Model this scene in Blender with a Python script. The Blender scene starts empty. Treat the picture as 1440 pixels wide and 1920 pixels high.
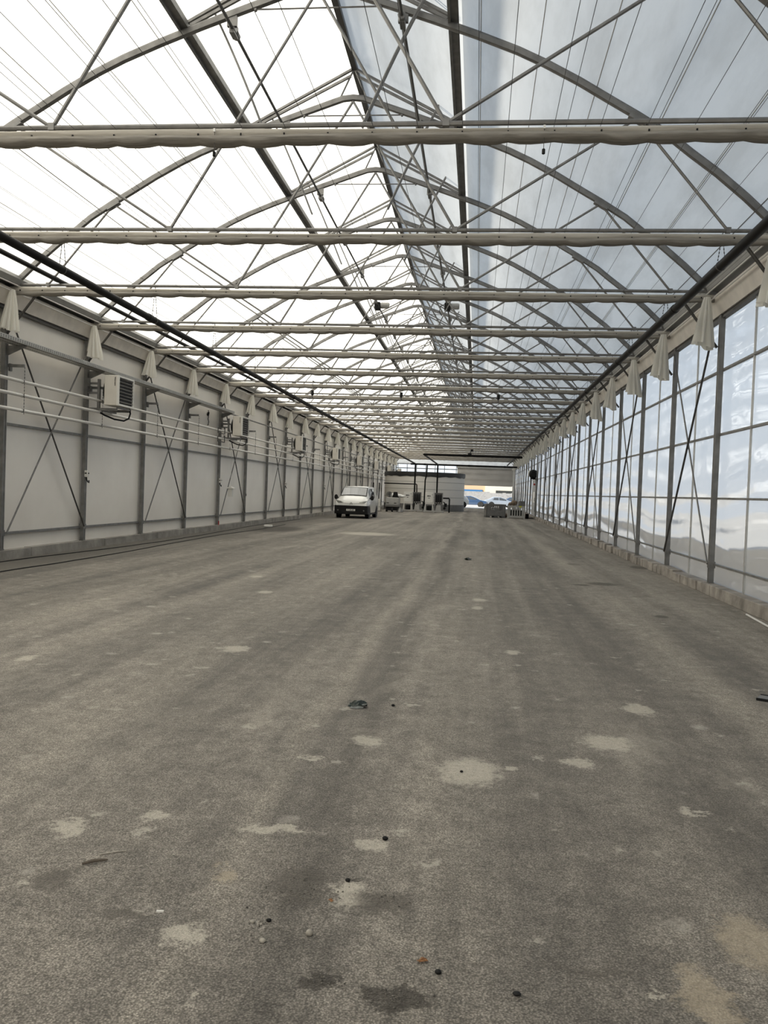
import bpy, math, random
from mathutils import Vector, Matrix
random.seed(7)
PI = math.pi
SC = bpy.context.scene
COL = SC.collection

# ------------------------------------------------------------------ camera
cam_d = bpy.data.cameras.new('camera'); cam = bpy.data.objects.new('camera', cam_d); COL.objects.link(cam)
cam_d.sensor_fit = 'AUTO'; cam_d.sensor_width = 36.0; cam_d.lens = 1575.9 / 1920 * 36
cam_d.clip_start = 0.05; cam_d.clip_end = 900
FW = Vector((-0.109068, 0.993706, -0.025563)); RT = Vector((0.993264, 0.109960, 0.036554)); UP = Vector((-0.039135, 0.021404, 0.999005))
M = Matrix((RT, UP, -FW)).transposed().to_4x4(); M.translation = Vector((0, 0, 1.694))
cam.matrix_world = M
SC.camera = cam

# ------------------------------------------------------------------ light and exposure
SC.view_settings.view_transform = 'Standard'; SC.view_settings.look = 'None'
SC.view_settings.exposure = 0.0; SC.view_settings.gamma = 1.0; SC.view_settings.use_curve_mapping = False
w = bpy.data.worlds.new('sky'); SC.world = w; w.use_nodes = True
nt = w.node_tree; nt.nodes.clear()
tc = nt.nodes.new('ShaderNodeTexCoord'); sp = nt.nodes.new('ShaderNodeSeparateXYZ'); rp = nt.nodes.new('ShaderNodeValToRGB')
bg = nt.nodes.new('ShaderNodeBackground'); ow = nt.nodes.new('ShaderNodeOutputWorld')
nt.links.new(tc.outputs['Generated'], sp.inputs[0]); nt.links.new(sp.outputs['Z'], rp.inputs[0])
e = rp.color_ramp.elements
e[0].position = 0.0; e[0].color = (1.15, 1.24, 1.32, 1); e[1].position = 0.9; e[1].color = (0.33, 0.41, 0.52, 1)
k_ = e.new(0.12); k_.color = (1.0, 1.15, 1.30, 1); k_ = e.new(0.4); k_.color = (0.46, 0.54, 0.63, 1)
nt.links.new(rp.outputs[0], bg.inputs[0]); bg.inputs[1].default_value = 1.0
nt.links.new(bg.outputs[0], ow.inputs[0])
sun_d = bpy.data.lights.new('sun', 'SUN'); sun_d.energy = 11.5; sun_d.angle = math.radians(2.5); sun_d.color = (1.0, 0.95, 0.84)
sun = bpy.data.objects.new('sun', sun_d); COL.objects.link(sun)
sun.rotation_euler = Vector((-0.85, -0.50, 0.55)).to_track_quat('Z', 'Y').to_euler()
SC.cycles.max_bounces = 7; SC.cycles.diffuse_bounces = 5; SC.cycles.glossy_bounces = 3; SC.cycles.transmission_bounces = 4
SC.cycles.transparent_max_bounces = 6; SC.cycles.caustics_reflective = False; SC.cycles.caustics_refractive = False
SC.cycles.use_denoising = True; SC.cycles.sample_clamp_indirect = 6.0

# ------------------------------------------------------------------ materials
def newmat(name):
    m = bpy.data.materials.new(name); m.use_nodes = True; n = m.node_tree.nodes; n.clear()
    return m, n, m.node_tree.links
def mat(name, col, rough=0.5, metal=0.0, var=0.0, scale=4.0, bump=0.0, bscale=20.0, stretch=(1, 1, 1), spec=0.5, coat=0.0):
    m, n, l = newmat(name)
    o = n.new('ShaderNodeOutputMaterial'); b = n.new('ShaderNodeBsdfPrincipled')
    b.inputs['Roughness'].default_value = rough; b.inputs['Metallic'].default_value = metal
    b.inputs['Base Color'].default_value = (*col, 1); b.inputs['Specular IOR Level'].default_value = spec
    b.inputs['Coat Weight'].default_value = coat
    l.new(b.outputs[0], o.inputs[0])
    if var or bump:
        t = n.new('ShaderNodeTexCoord'); mp = n.new('ShaderNodeMapping'); mp.inputs['Scale'].default_value = stretch
        l.new(t.outputs['Object'], mp.inputs[0])
    if var:
        x = n.new('ShaderNodeTexNoise'); x.inputs['Scale'].default_value = scale; x.inputs['Detail'].default_value = 4
        l.new(mp.outputs[0], x.inputs[0])
        r = n.new('ShaderNodeMapRange'); r.inputs[1].default_value = 0.3; r.inputs[2].default_value = 0.7
        r.inputs[3].default_value = 1 - var; r.inputs[4].default_value = 1 + var; l.new(x.outputs[0], r.inputs[0])
        h = n.new('ShaderNodeVectorMath'); h.operation = 'SCALE'; h.inputs[0].default_value = col
        l.new(r.outputs[0], h.inputs['Scale']); l.new(h.outputs[0], b.inputs['Base Color'])
    if bump:
        x = n.new('ShaderNodeTexNoise'); x.inputs['Scale'].default_value = bscale; x.inputs['Detail'].default_value = 3
        l.new(mp.outputs[0], x.inputs[0])
        bp = n.new('ShaderNodeBump'); bp.inputs['Strength'].default_value = bump; bp.inputs['Distance'].default_value = 0.02
        l.new(x.outputs[0], bp.inputs['Height']); l.new(bp.outputs[0], b.inputs['Normal'])
    return m

GALV = mat('galvanised_steel', (0.19, 0.183, 0.172), 0.45, 0.55, 0.22, 6)
GALVD = mat('weathered_steel', (0.20, 0.195, 0.185), 0.5, 0.4, 0.2, 6)
ALU = mat('pale_aluminium', (0.50, 0.49, 0.46), 0.4, 0.5, 0.1, 5)
DARKST = mat('dark_rod_steel', (0.07, 0.066, 0.06), 0.5, 0.3, 0.15, 8)
BLACK = mat('black_plastic', (0.010, 0.0095, 0.009), 0.55, 0, 0.1, 9, spec=0.2)
BLKPIPE = mat('black_pipe', (0.008, 0.007, 0.006), 0.5, 0, 0.2, 3, spec=0.12)
RUBBER = mat('rubber', (0.012, 0.012, 0.012), 0.75)
WHPIPE = mat('white_pipe_paint', (0.68, 0.66, 0.62), 0.4, 0, 0.06, 3)
WHITE = mat('white_paint', (0.76, 0.74, 0.69), 0.4, 0, 0.05, 3)
VANW = mat('van_white_paint', (0.80, 0.79, 0.75), 0.22, 0, 0.03, 2, coat=0.6)
CREAM = mat('cream_housing_paint', (0.66, 0.62, 0.55), 0.45, 0, 0.04, 5)
LGREY = mat('light_grey_paint', (0.42, 0.41, 0.385), 0.5, 0, 0.1, 4)
MGREY = mat('mid_grey_plastic', (0.155, 0.15, 0.14), 0.5, 0, 0.15, 4)
DGREY = mat('dark_grey_plastic', (0.075, 0.073, 0.07), 0.5, 0, 0.15, 4)
GLASS = mat('vehicle_glass', (0.05, 0.055, 0.06), 0.04, 0, spec=1.0, coat=1.0)
LAMPG = mat('headlamp_glass', (0.20, 0.20, 0.18), 0.08, 0.4, 0.3, 30, spec=1.0)
CHROME = mat('chrome', (0.6, 0.6, 0.58), 0.15, 1.0)
RED = mat('red_plastic', (0.45, 0.02, 0.02), 0.4)
CONC = mat('kerb_concrete', (0.30, 0.28, 0.25), 0.85, 0, 0.3, 2.2, 0.6, 14)
CONCR = mat('rough_block_concrete', (0.30, 0.27, 0.235), 0.9, 0, 0.38, 3.0, 0.9, 9)
BROWN = mat('brown_cardboard', (0.20, 0.145, 0.10), 0.8, 0, 0.4, 8)
LEAFM = mat('dry_leaf', (0.26, 0.12, 0.045), 0.7, 0, 0.3, 30)
WOOD = mat('weathered_stick', (0.10, 0.08, 0.06), 0.8, 0, 0.3, 30)
PEB = mat('pale_pebble', (0.36, 0.33, 0.28), 0.8, 0, 0.25, 40)
SCRAPM = mat('torn_dark_sheet', (0.012, 0.020, 0.014), 0.35)
SCRAPL = mat('torn_sheet_lining', (0.16, 0.17, 0.16), 0.5, 0, 0.3, 30)
BLUECAR = mat('blue_car_paint', (0.03, 0.065, 0.14), 0.2, 0.2, coat=0.8)
PALECAR = mat('silver_car_paint', (0.30, 0.34, 0.40), 0.25, 0.3, coat=0.8)
ORANGE = mat('apricot_render', (0.50, 0.34, 0.22), 0.8)
OFFW = mat('off_white_render', (0.50, 0.475, 0.425), 0.8, 0, 0.03, 1)
BLUEP = mat('blue_band_paint', (0.03, 0.13, 0.30), 0.6)
DKWIN = mat('dark_window_glass', (0.03, 0.032, 0.03), 0.2)
YELLOW = mat('yellow_tag', (0.55, 0.55, 0.04), 0.6)
DOORF = mat('grey_door_fabric', (0.54, 0.51, 0.47), 0.75, 0, 0.08, 0.8, 0.2, 1.2)
DOORM = mat('grey_door_panel', (0.30, 0.30, 0.30), 0.45, 0, 0.15, 1.0)
LINER = mat('black_tank_liner', (0.012, 0.012, 0.012), 0.5, 0, 0, 1, 0.7, 3)
BAG = mat('white_plastic_bag', (0.75, 0.74, 0.70), 0.35, 0, 0.05, 6, 0.4, 8)
GUTT = mat('gutter_steel', (0.26, 0.255, 0.24), 0.5, 0.4, 0.12, 3)
FASCIA = mat('fascia_board', (0.74, 0.69, 0.62), 0.55, 0, 0.14, 2.5)

def panel_mat():   # smooth white insulated wall panel with a soft sheen
    m, n, l = newmat('white_wall_panel')
    o = n.new('ShaderNodeOutputMaterial'); b = n.new('ShaderNodeBsdfPrincipled'); l.new(b.outputs[0], o.inputs[0])
    b.inputs['Roughness'].default_value = 0.32; b.inputs['Specular IOR Level'].default_value = 0.8
    t = n.new('ShaderNodeTexCoord'); x = n.new('ShaderNodeTexNoise'); x.inputs['Scale'].default_value = 0.8; x.inputs['Detail'].default_value = 5
    l.new(t.outputs['Object'], x.inputs[0])
    r = n.new('ShaderNodeValToRGB'); l.new(x.outputs[0], r.inputs[0])
    r.color_ramp.elements[0].position = 0.3; r.color_ramp.elements[0].color = (0.80, 0.75, 0.675, 1)
    r.color_ramp.elements[1].position = 0.65; r.color_ramp.elements[1].color = (0.88, 0.835, 0.76, 1)
    l.new(r.outputs[0], b.inputs['Base Color'])
    y = n.new('ShaderNodeTexNoise'); y.inputs['Scale'].default_value = 0.9; y.inputs['Detail'].default_value = 1; l.new(t.outputs['Object'], y.inputs[0])
    bp = n.new('ShaderNodeBump'); bp.inputs['Strength'].default_value = 0.35; bp.inputs['Distance'].default_value = 0.05
    l.new(y.outputs[0], bp.inputs['Height']); l.new(bp.outputs[0], b.inputs['Normal'])
    return m
PANEL = panel_mat()

def roof_film_mat():   # milky double film: lets sun and sky through as diffuse light, faint sheen inside
    m, n, l = newmat('roof_film')
    o = n.new('ShaderNodeOutputMaterial')
    t = n.new('ShaderNodeTexCoord'); mp = n.new('ShaderNodeMapping'); mp.inputs['Scale'].default_value = (0.75, 0.16, 0.75)
    mp.inputs['Rotation'].default_value = (0, 0, 0.12)
    l.new(t.outputs['Object'], mp.inputs[0])
    x = n.new('ShaderNodeTexNoise'); x.inputs['Scale'].default_value = 2.2; x.inputs['Detail'].default_value = 6; x.inputs['Roughness'].default_value = 0.62
    l.new(mp.outputs[0], x.inputs[0])
    r = n.new('ShaderNodeValToRGB'); l.new(x.outputs[0], r.inputs[0])
    r.color_ramp.elements[0].position = 0.36; r.color_ramp.elements[0].color = (0.74, 0.73, 0.70, 1)
    r.color_ramp.elements[1].position = 0.56; r.color_ramp.elements[1].color = (0.90, 0.89, 0.86, 1)
    tr = n.new('ShaderNodeBsdfTranslucent'); l.new(r.outputs[0], tr.inputs[0])
    gl = n.new('ShaderNodeBsdfGlossy'); gl.inputs['Roughness'].default_value = 0.22; gl.inputs[0].default_value = (0.9, 0.9, 0.92, 1)
    mx = n.new('ShaderNodeMixShader'); mx.inputs[0].default_value = 0.09
    y = n.new('ShaderNodeTexNoise'); y.inputs['Scale'].default_value = 0.8; l.new(mp.outputs[0], y.inputs[0])
    bp = n.new('ShaderNodeBump'); bp.inputs['Strength'].default_value = 0.4; bp.inputs['Distance'].default_value = 0.08
    l.new(y.outputs[0], bp.inputs['Height']); l.new(bp.outputs[0], gl.inputs['Normal'])
    df = n.new('ShaderNodeBsdfDiffuse'); df.inputs[0].default_value = (0.86, 0.85, 0.82, 1)
    m2 = n.new('ShaderNodeMixShader'); m2.inputs[0].default_value = 0.22; l.new(tr.outputs[0], m2.inputs[1]); l.new(df.outputs[0], m2.inputs[2])
    l.new(m2.outputs[0], mx.inputs[1]); l.new(gl.outputs[0], mx.inputs[2]); l.new(mx.outputs[0], o.inputs[0])
    return m
FILM = roof_film_mat()

def wall_film_mat(name, clear=0.55, gloss=0.30, wave=0.6, col=(0.80, 0.81, 0.83), rough=0.22):   # slack clear film with ripples
    m, n, l = newmat(name)
    o = n.new('ShaderNodeOutputMaterial')
    t = n.new('ShaderNodeTexCoord'); mp = n.new('ShaderNodeMapping'); mp.inputs['Scale'].default_value = (1, 0.55, 1.1)
    l.new(t.outputs['Object'], mp.inputs[0])
    x = n.new('ShaderNodeTexNoise'); x.inputs['Scale'].default_value = 0.75; x.inputs['Detail'].default_value = 2; x.inputs['Distortion'].default_value = 0.8
    l.new(mp.outputs[0], x.inputs[0])
    wv = n.new('ShaderNodeTexWave'); wv.bands_direction = 'Z'; wv.inputs['Scale'].default_value = 0.55; wv.inputs['Distortion'].default_value = 7.0
    wv.inputs['Detail'].default_value = 1.5; wv.inputs['Detail Scale'].default_value = 0.5; l.new(mp.outputs[0], wv.inputs[0])
    ad = n.new('ShaderNodeMath'); ad.operation = 'MULTIPLY_ADD'; ad.inputs[1].default_value = 0.10; l.new(wv.outputs['Fac'], ad.inputs[0]); xs = n.new('ShaderNodeMath'); xs.operation = 'MULTIPLY'; xs.inputs[1].default_value = 0.28; l.new(x.outputs[0], xs.inputs[0]); l.new(xs.outputs[0], ad.inputs[2])
    bp = n.new('ShaderNodeBump'); bp.inputs['Strength'].default_value = wave; bp.inputs['Distance'].default_value = 0.55
    l.new(ad.outputs[0], bp.inputs['Height'])
    gl = n.new('ShaderNodeBsdfGlossy'); gl.inputs['Roughness'].default_value = 0.10; gl.inputs[0].default_value = (0.95, 0.97, 1.0, 1); l.new(bp.outputs[0], gl.inputs['Normal'])
    tp = n.new('ShaderNodeBsdfRefraction'); tp.inputs[0].default_value = (*[min(1, c * 1.15) for c in col], 1); tp.inputs['IOR'].default_value = 1.04; tp.inputs['Roughness'].default_value = rough
    l.new(bp.outputs[0], tp.inputs['Normal'])
    tr = n.new('ShaderNodeBsdfTranslucent'); tr.inputs[0].default_value = (*col, 1)
    a = n.new('ShaderNodeMixShader'); a.inputs[0].default_value = clear; l.new(tr.outputs[0], a.inputs[1]); l.new(tp.outputs[0], a.inputs[2])
    b = n.new('ShaderNodeMixShader'); b.inputs[0].default_value = gloss; l.new(a.outputs[0], b.inputs[1]); l.new(gl.outputs[0], b.inputs[2])
    l.new(b.outputs[0], o.inputs[0])
    return m
WFILM = wall_film_mat('wall_film')
CFILM = wall_film_mat('gable_clear_film', 0.9, 0.06, 0.1, (0.86, 0.87, 0.87), 0.02)

def cloth_mat(name, ca, cb):
    m, n, l = newmat(name)
    o = n.new('ShaderNodeOutputMaterial')
    t = n.new('ShaderNodeTexCoord'); mp = n.new('ShaderNodeMapping'); mp.inputs['Scale'].default_value = (0.5, 6, 6); l.new(t.outputs['Object'], mp.inputs[0])
    x = n.new('ShaderNodeTexNoise'); x.inputs['Scale'].default_value = 5; x.inputs['Detail'].default_value = 4; l.new(mp.outputs[0], x.inputs[0])
    r = n.new('ShaderNodeValToRGB'); l.new(x.outputs[0], r.inputs[0])
    r.color_ramp.elements[0].position = 0.3; r.color_ramp.elements[0].color = (*ca, 1)
    r.color_ramp.elements[1].position = 0.7; r.color_ramp.elements[1].color = (*cb, 1)
    d = n.new('ShaderNodeBsdfDiffuse'); tr = n.new('ShaderNodeBsdfTranslucent'); l.new(r.outputs[0], d.inputs[0]); l.new(r.outputs[0], tr.inputs[0])
    mx = n.new('ShaderNodeMixShader'); mx.inputs[0].default_value = 0.25; l.new(d.outputs[0], mx.inputs[1]); l.new(tr.outputs[0], mx.inputs[2])
    bp = n.new('ShaderNodeBump'); bp.inputs['Strength'].default_value = 0.5; bp.inputs['Distance'].default_value = 0.015
    l.new(x.outputs[0], bp.inputs['Height']); l.new(bp.outputs[0], d.inputs['Normal']); l.new(mx.outputs[0], o.inputs[0])
    return m
CLOTH_SHADED = cloth_mat('screen_cloth_shaded', (0.27, 0.25, 0.22), (0.42, 0.39, 0.345))  # same cloth as the upper fold, underside shade painted in as darker colour
CLOTH_LIT = cloth_mat('screen_cloth_lit', (0.52, 0.48, 0.42), (0.66, 0.62, 0.55))  # lit copy of the screen cloth, painted lighter for the upper fold
def pale_cloth():
    m, n, l = newmat('pale_screen_cloth')
    o = n.new('ShaderNodeOutputMaterial'); d = n.new('ShaderNodeBsdfDiffuse'); tr = n.new('ShaderNodeBsdfTranslucent')
    d.inputs[0].default_value = (0.88, 0.86, 0.80, 1); tr.inputs[0].default_value = (0.88, 0.86, 0.80, 1)
    mx = n.new('ShaderNodeMixShader'); mx.inputs[0].default_value = 0.4; l.new(d.outputs[0], mx.inputs[1]); l.new(tr.outputs[0], mx.inputs[2]); l.new(mx.outputs[0], o.inputs[0])
    return m
PCLOTH = pale_cloth()

# asphalt: worn grain, streaks running down the hall, dusty and damp patches with their own places
SPOTS = [(0.02,5.12,0.19,0.26,1),(-1.91,3.87,0.09,0.10,1),(-2.41,8.44,0.14,0.19,1),(-0.44,3.94,0.09,0.08,1),(-0.47,3.45,0.08,0.13,1),(-1.54,4.09,0.10,0.07,1),
(-0.92,4.04,0.18,0.05,1),(0.71,5.45,0.11,0.11,1),(0.97,5.95,0.18,0.18,1),(1.36,6.95,0.12,0.18,1),(0.45,9.14,0.10,0.12,1),(-3.31,13.14,0.13,0.20,1),
(-4.12,32.13,1.05,1.17,1),(-4.04,15.32,0.12,0.18,1),(0.27,5.24,0.05,0.05,1),(1.12,3.34,0.13,0.21,2),(0.84,2.95,0.09,0.19,2),(-1.03,3.03,0.09,0.07,1),
(-1.03,3.52,0.07,0.07,2),(-1.82,3.30,0.02,0.03,1),(-0.87,2.68,0.02,0.03,1),(0.69,2.93,0.03,0.03,1),(-4.14,7.44,0.09,0.13,1),(1.24,4.71,0.06,0.05,1),
(0.11,13.50,0.12,0.20,1),(0.07,12.54,0.08,0.18,1),(-0.67,5.59,0.11,0.14,1),(-0.97,5.17,0.05,0.05,1),(2.55,17.01,0.31,0.32,3),(2.08,16.60,0.19,0.15,3),
(2.75,12.63,0.11,0.15,3),(-7.86,32.86,1.08,2.49,3),(-0.47,2.82,0.05,0.07,3),(-0.22,2.76,0.11,0.07,3),(-0.69,3.48,0.13,0.19,4),(-0.47,3.58,0.04,0.05,3),
(-0.32,3.41,0.15,0.10,4),(-1.32,3.14,0.10,0.06,4),(0.20,2.85,0.03,0.02,3),(2.50,21.69,0.17,0.35,4),(4.1,21.57,0.22,0.51,3),(0.46,3.04,0.17,0.03,4),(-1.71,3.34,0.06,0.13,4)]
def asphalt_mat():
    m, n, l = newmat('worn_asphalt')
    o = n.new('ShaderNodeOutputMaterial'); b = n.new('ShaderNodeBsdfPrincipled'); l.new(b.outputs[0], o.inputs[0])
    b.inputs['Roughness'].default_value = 0.9; b.inputs['Specular IOR Level'].default_value = 0.25
    b.inputs['Sheen Weight'].default_value = 0.18; b.inputs['Sheen Roughness'].default_value = 0.6; b.inputs['Sheen Tint'].default_value = (1, 0.93, 0.82, 1)
    t = n.new('ShaderNodeTexCoord'); P = t.outputs['Object']
    def noise(scale, detail, stretch=None, rough=0.55, dist=0.0):
        x = n.new('ShaderNodeTexNoise'); x.inputs['Scale'].default_value = scale; x.inputs['Detail'].default_value = detail
        x.inputs['Roughness'].default_value = rough; x.inputs['Distortion'].default_value = dist
        if stretch:
            mp = n.new('ShaderNodeMapping'); mp.inputs['Scale'].default_value = stretch; mp.inputs['Rotation'].default_value = (0, 0, 0.012)
            l.new(P, mp.inputs[0]); l.new(mp.outputs[0], x.inputs[0])
        else: l.new(P, x.inputs[0])
        return x.outputs[0]
    def rng(v, a, bb, c, d):
        r = n.new('ShaderNodeMapRange'); r.inputs[1].default_value = a; r.inputs[2].default_value = bb; r.inputs[3].default_value = c; r.inputs[4].default_value = d
        l.new(v, r.inputs[0]); return r.outputs[0]
    def mth(op, a, c):
        x = n.new('ShaderNodeMath'); x.operation = op
        for i, v in enumerate((a, c)):
            if isinstance(v, (int, float)): x.inputs[i].default_value = v
            else: l.new(v, x.inputs[i])
        return x.outputs[0]
    def mixc(f, a, c):
        x = n.new('ShaderNodeMix'); x.data_type = 'RGBA'
        l.new(f, x.inputs[0])
        for i, v in ((6, a), (7, c)):
            if isinstance(v, tuple): x.inputs[i].default_value = (*v, 1)
            else: l.new(v, x.inputs[i])
        return x.outputs[2]
    streak = noise(1.0, 5, (1.5, 0.05, 1), 0.6)
    thin = noise(1.0, 4, (7.0, 0.10, 1), 0.6)
    big = noise(0.45, 5, (1, 0.35, 1), 0.6, 0.4)
    med = noise(3.0, 6, None, 0.65)
    fine = noise(120, 4, None, 0.75)
    grain = noise(30, 6, None, 0.85)
    mot = noise(6.5, 7, (1.15, 0.85, 1), 0.78)
    grit = n.new('ShaderNodeTexVoronoi'); grit.inputs['Scale'].default_value = 120; grit.inputs['Randomness'].default_value = 1.0; l.new(P, grit.inputs[0])
    v = mth('ADD', mth('ADD', mth('MULTIPLY', streak, 0.34), mth('MULTIPLY', thin, 0.12)), mth('MULTIPLY', big, 0.32)); v = mth('ADD', v, mth('MULTIPLY', med, 0.22))
    v = rng(v, 0.42, 0.58, 0.0, 1.0)
    base = mixc(v, (0.125, 0.114, 0.100), (0.355, 0.317, 0.268))
    se1 = n.new('ShaderNodeSeparateXYZ'); l.new(P, se1.inputs[0])
    sway = mth('MULTIPLY', mth('SUBTRACT', noise(0.16, 2, (0.3, 1, 1)), 0.5), 0.9)
    xs_ = mth('ADD', mth('ADD', se1.outputs[0], sway), mth('MULTIPLY', mth('SUBTRACT', mot, 0.5), 0.22))
    ln1 = noise(1.0, 6, (2.5, 0.22, 1), 0.72); ln2 = noise(1.3, 6, (2.2, 0.16, 1), 0.72, 0.5)
    for cx_, wd_, am_ in ((2.25, .42, .80), (-1.10, .15, .80), (-0.14, .34, .48), (-2.70, .60, .46), (-5.2, .18, .6), (3.25, .13, .55), (-4.1, .30, .35)):
        f = rng(mth('ABSOLUTE', mth('SUBTRACT', xs_, cx_), 0), 0.0, wd_, am_, 0.0); f = mth('MULTIPLY', f, rng(ln1, 0.36, 0.60, 0.15, 1.0)); base = mixc(f, base, (0.42, 0.375, 0.31))
    for cx_, wd_, am_ in ((1.45, .62, .72), (-0.74, .27, .80), (-1.80, .45, .42), (-6.1, .70, .55), (0.55, .45, .46), (-3.4, .30, .38), (2.9, .28, .52)):
        f = rng(mth('ABSOLUTE', mth('SUBTRACT', xs_, cx_), 0), 0.0, wd_, am_, 0.0); f = mth('MULTIPLY', f, rng(ln2, 0.36, 0.60, 0.15, 1.0)); base = mixc(f, base, (0.088, 0.080, 0.070))
    g = rng(fine, 0.30, 0.70, 0.45, 1.55); g2 = rng(grit.outputs['Distance'], 0.0, 0.75, 1.40, 0.45); g = mth('MULTIPLY', g, g2); g = mth('MULTIPLY', g, rng(grain, 0.34, 0.66, 0.58, 1.42)); g = mth('MULTIPLY', g, rng(mot, 0.34, 0.66, 0.70, 1.30))
    s = n.new('ShaderNodeVectorMath'); s.operation = 'SCALE'; l.new(base, s.inputs[0]); l.new(g, s.inputs['Scale']); c = s.outputs[0]
    vo = n.new('ShaderNodeTexVoronoi'); vo.inputs['Scale'].default_value = 2.3; l.new(P, vo.inputs[0])           # scattered dry splashes
    sc = n.new('ShaderNodeSeparateXYZ'); l.new(vo.outputs['Color'], sc.inputs[0])
    rad = mth('MULTIPLY', mth('POWER', sc.outputs[0], 4.0), 0.20)
    wob = mth('MULTIPLY', mth('SUBTRACT', noise(9, 5, None, 0.75), 0.5), 0.42)
    f = rng(mth('SUBTRACT', mth('ADD', vo.outputs['Distance'], wob), rad), -0.10, 0.03, 0.6, 0.0)
    c = mixc(f, c, (0.50, 0.46, 0.40))
    wn_ = n.new('ShaderNodeTexNoise'); wn_.inputs['Scale'].default_value = 7; wn_.inputs['Detail'].default_value = 7; wn_.inputs['Roughness'].default_value = 0.8; l.new(P, wn_.inputs[0])
    w1 = n.new('ShaderNodeVectorMath'); w1.operation = 'SUBTRACT'; l.new(wn_.outputs['Color'], w1.inputs[0]); w1.inputs[1].default_value = (0.5, 0.5, 0.5)
    w2 = n.new('ShaderNodeVectorMath'); w2.operation = 'SCALE'; l.new(w1.outputs[0], w2.inputs[0]); w2.inputs['Scale'].default_value = 0.42
    w3 = n.new('ShaderNodeVectorMath'); w3.operation = 'ADD'; l.new(P, w3.inputs[0]); l.new(w2.outputs[0], w3.inputs[1])
    v2 = n.new('ShaderNodeTexVoronoi'); v2.inputs['Scale'].default_value = 6.5; l.new(w3.outputs[0], v2.inputs[0])               # small pale flecks
    s2 = n.new('ShaderNodeSeparateXYZ'); l.new(v2.outputs['Color'], s2.inputs[0])
    f = rng(mth('SUBTRACT', mth('ADD', v2.outputs['Distance'], mth('MULTIPLY', mth('SUBTRACT', grain, 0.5), 0.5)), mth('MULTIPLY', mth('POWER', s2.outputs[0], 9.0), 0.36)), -0.10, 0.05, 0.6, 0.0)
    c = mixc(f, c, (0.50, 0.46, 0.39))
    sep = n.new('ShaderNodeSeparateXYZ'); l.new(w3.outputs[0], sep.inputs[0])
    dust = rng(noise(1.1, 8, (1, 0.5, 1), 0.72, 0.6), 0.56, 0.72, 0.0, 0.42); c = mixc(dust, c, (0.47, 0.425, 0.355))
    tar = rng(noise(0.9, 8, (1.3, 0.22, 1), 0.72, 0.3), 0.28, 0.44, 0.45, 0.0); c = mixc(tar, c, (0.085, 0.078, 0.068))
    se0 = n.new('ShaderNodeSeparateXYZ'); l.new(P, se0.inputs[0])
    damp = rng(mth('ADD', se0.outputs[0], mth('MULTIPLY', mth('SUBTRACT', noise(0.35, 5, (1, .4, 1)), 0.5), 2.2)), -8.7, -7.5, 0.85, 0.0); c = mixc(damp, c, (0.075, 0.068, 0.058))
    wb = mth('MULTIPLY', mth('SUBTRACT', noise(26, 5, None, 0.8), 0.5), 1.2)
    for kind, colr, amt in ((2, (0.46, 0.38, 0.27), 0.6), (1, (0.58, 0.53, 0.44), 0.72), (4, (0.060, 0.052, 0.043), 0.72), (3, (0.024, 0.020, 0.016), 1.0)):
        acc = None
        for (x, y, rx_, ry_, tt) in SPOTS:
            if tt != kind: continue
            dx = mth('MULTIPLY', mth('SUBTRACT', sep.outputs[0], x), 1 / rx_); dy = mth('MULTIPLY', mth('SUBTRACT', sep.outputs[1], y), 1 / ry_)
            d = mth('ADD', mth('MULTIPLY', dx, dx), mth('MULTIPLY', dy, dy))
            acc = d if acc is None else mth('MINIMUM', acc, d)
        f = rng(mth('ADD', mth('SQRT', acc, 0), wb), 0.70, 1.15, amt, 0.0)
        f = mth('MULTIPLY', f, rng(grain, 0.34, 0.58, 0.55, 1.0))
        c = mixc(f, c, colr)
    l.new(c, b.inputs['Base Color'])
    bp = n.new('ShaderNodeBump'); bp.inputs['Strength'].default_value = 0.55; bp.inputs['Distance'].default_value = 0.010
    l.new(mth('ADD', mth('MULTIPLY', grain, 0.8), mth('MULTIPLY', grit.outputs['Distance'], -0.7)), bp.inputs['Height']); l.new(bp.outputs[0], b.inputs['Normal'])
    return m
ASPH = asphalt_mat()
YARD = mat('pale_yard_concrete', (0.60, 0.585, 0.56), 0.9, 0, 0.12, 0.3)
DIRT = mat('dry_earth', (0.90, 0.62, 0.33), 0.95, 0, 0.25, 0.2)
def stone_mat():
    m, n, l = newmat('pale_stone_wall')
    o = n.new('ShaderNodeOutputMaterial'); b = n.new('ShaderNodeBsdfPrincipled'); l.new(b.outputs[0], o.inputs[0]); b.inputs['Roughness'].default_value = 0.9
    t = n.new('ShaderNodeTexCoord'); v = n.new('ShaderNodeTexVoronoi'); v.inputs['Scale'].default_value = 4.5; l.new(t.outputs['Object'], v.inputs[0])
    r = n.new('ShaderNodeValToRGB'); s = n.new('ShaderNodeSeparateXYZ'); l.new(v.outputs['Color'], s.inputs[0]); l.new(s.outputs[0], r.inputs[0])
    r.color_ramp.elements[0].color = (0.20, 0.20, 0.205, 1); r.color_ramp.elements[1].color = (0.255, 0.255, 0.26, 1); r.color_ramp.elements[1].position = 0.5
    l.new(r.outputs[0], b.inputs['Base Color']); return m
STONE = stone_mat()
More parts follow.
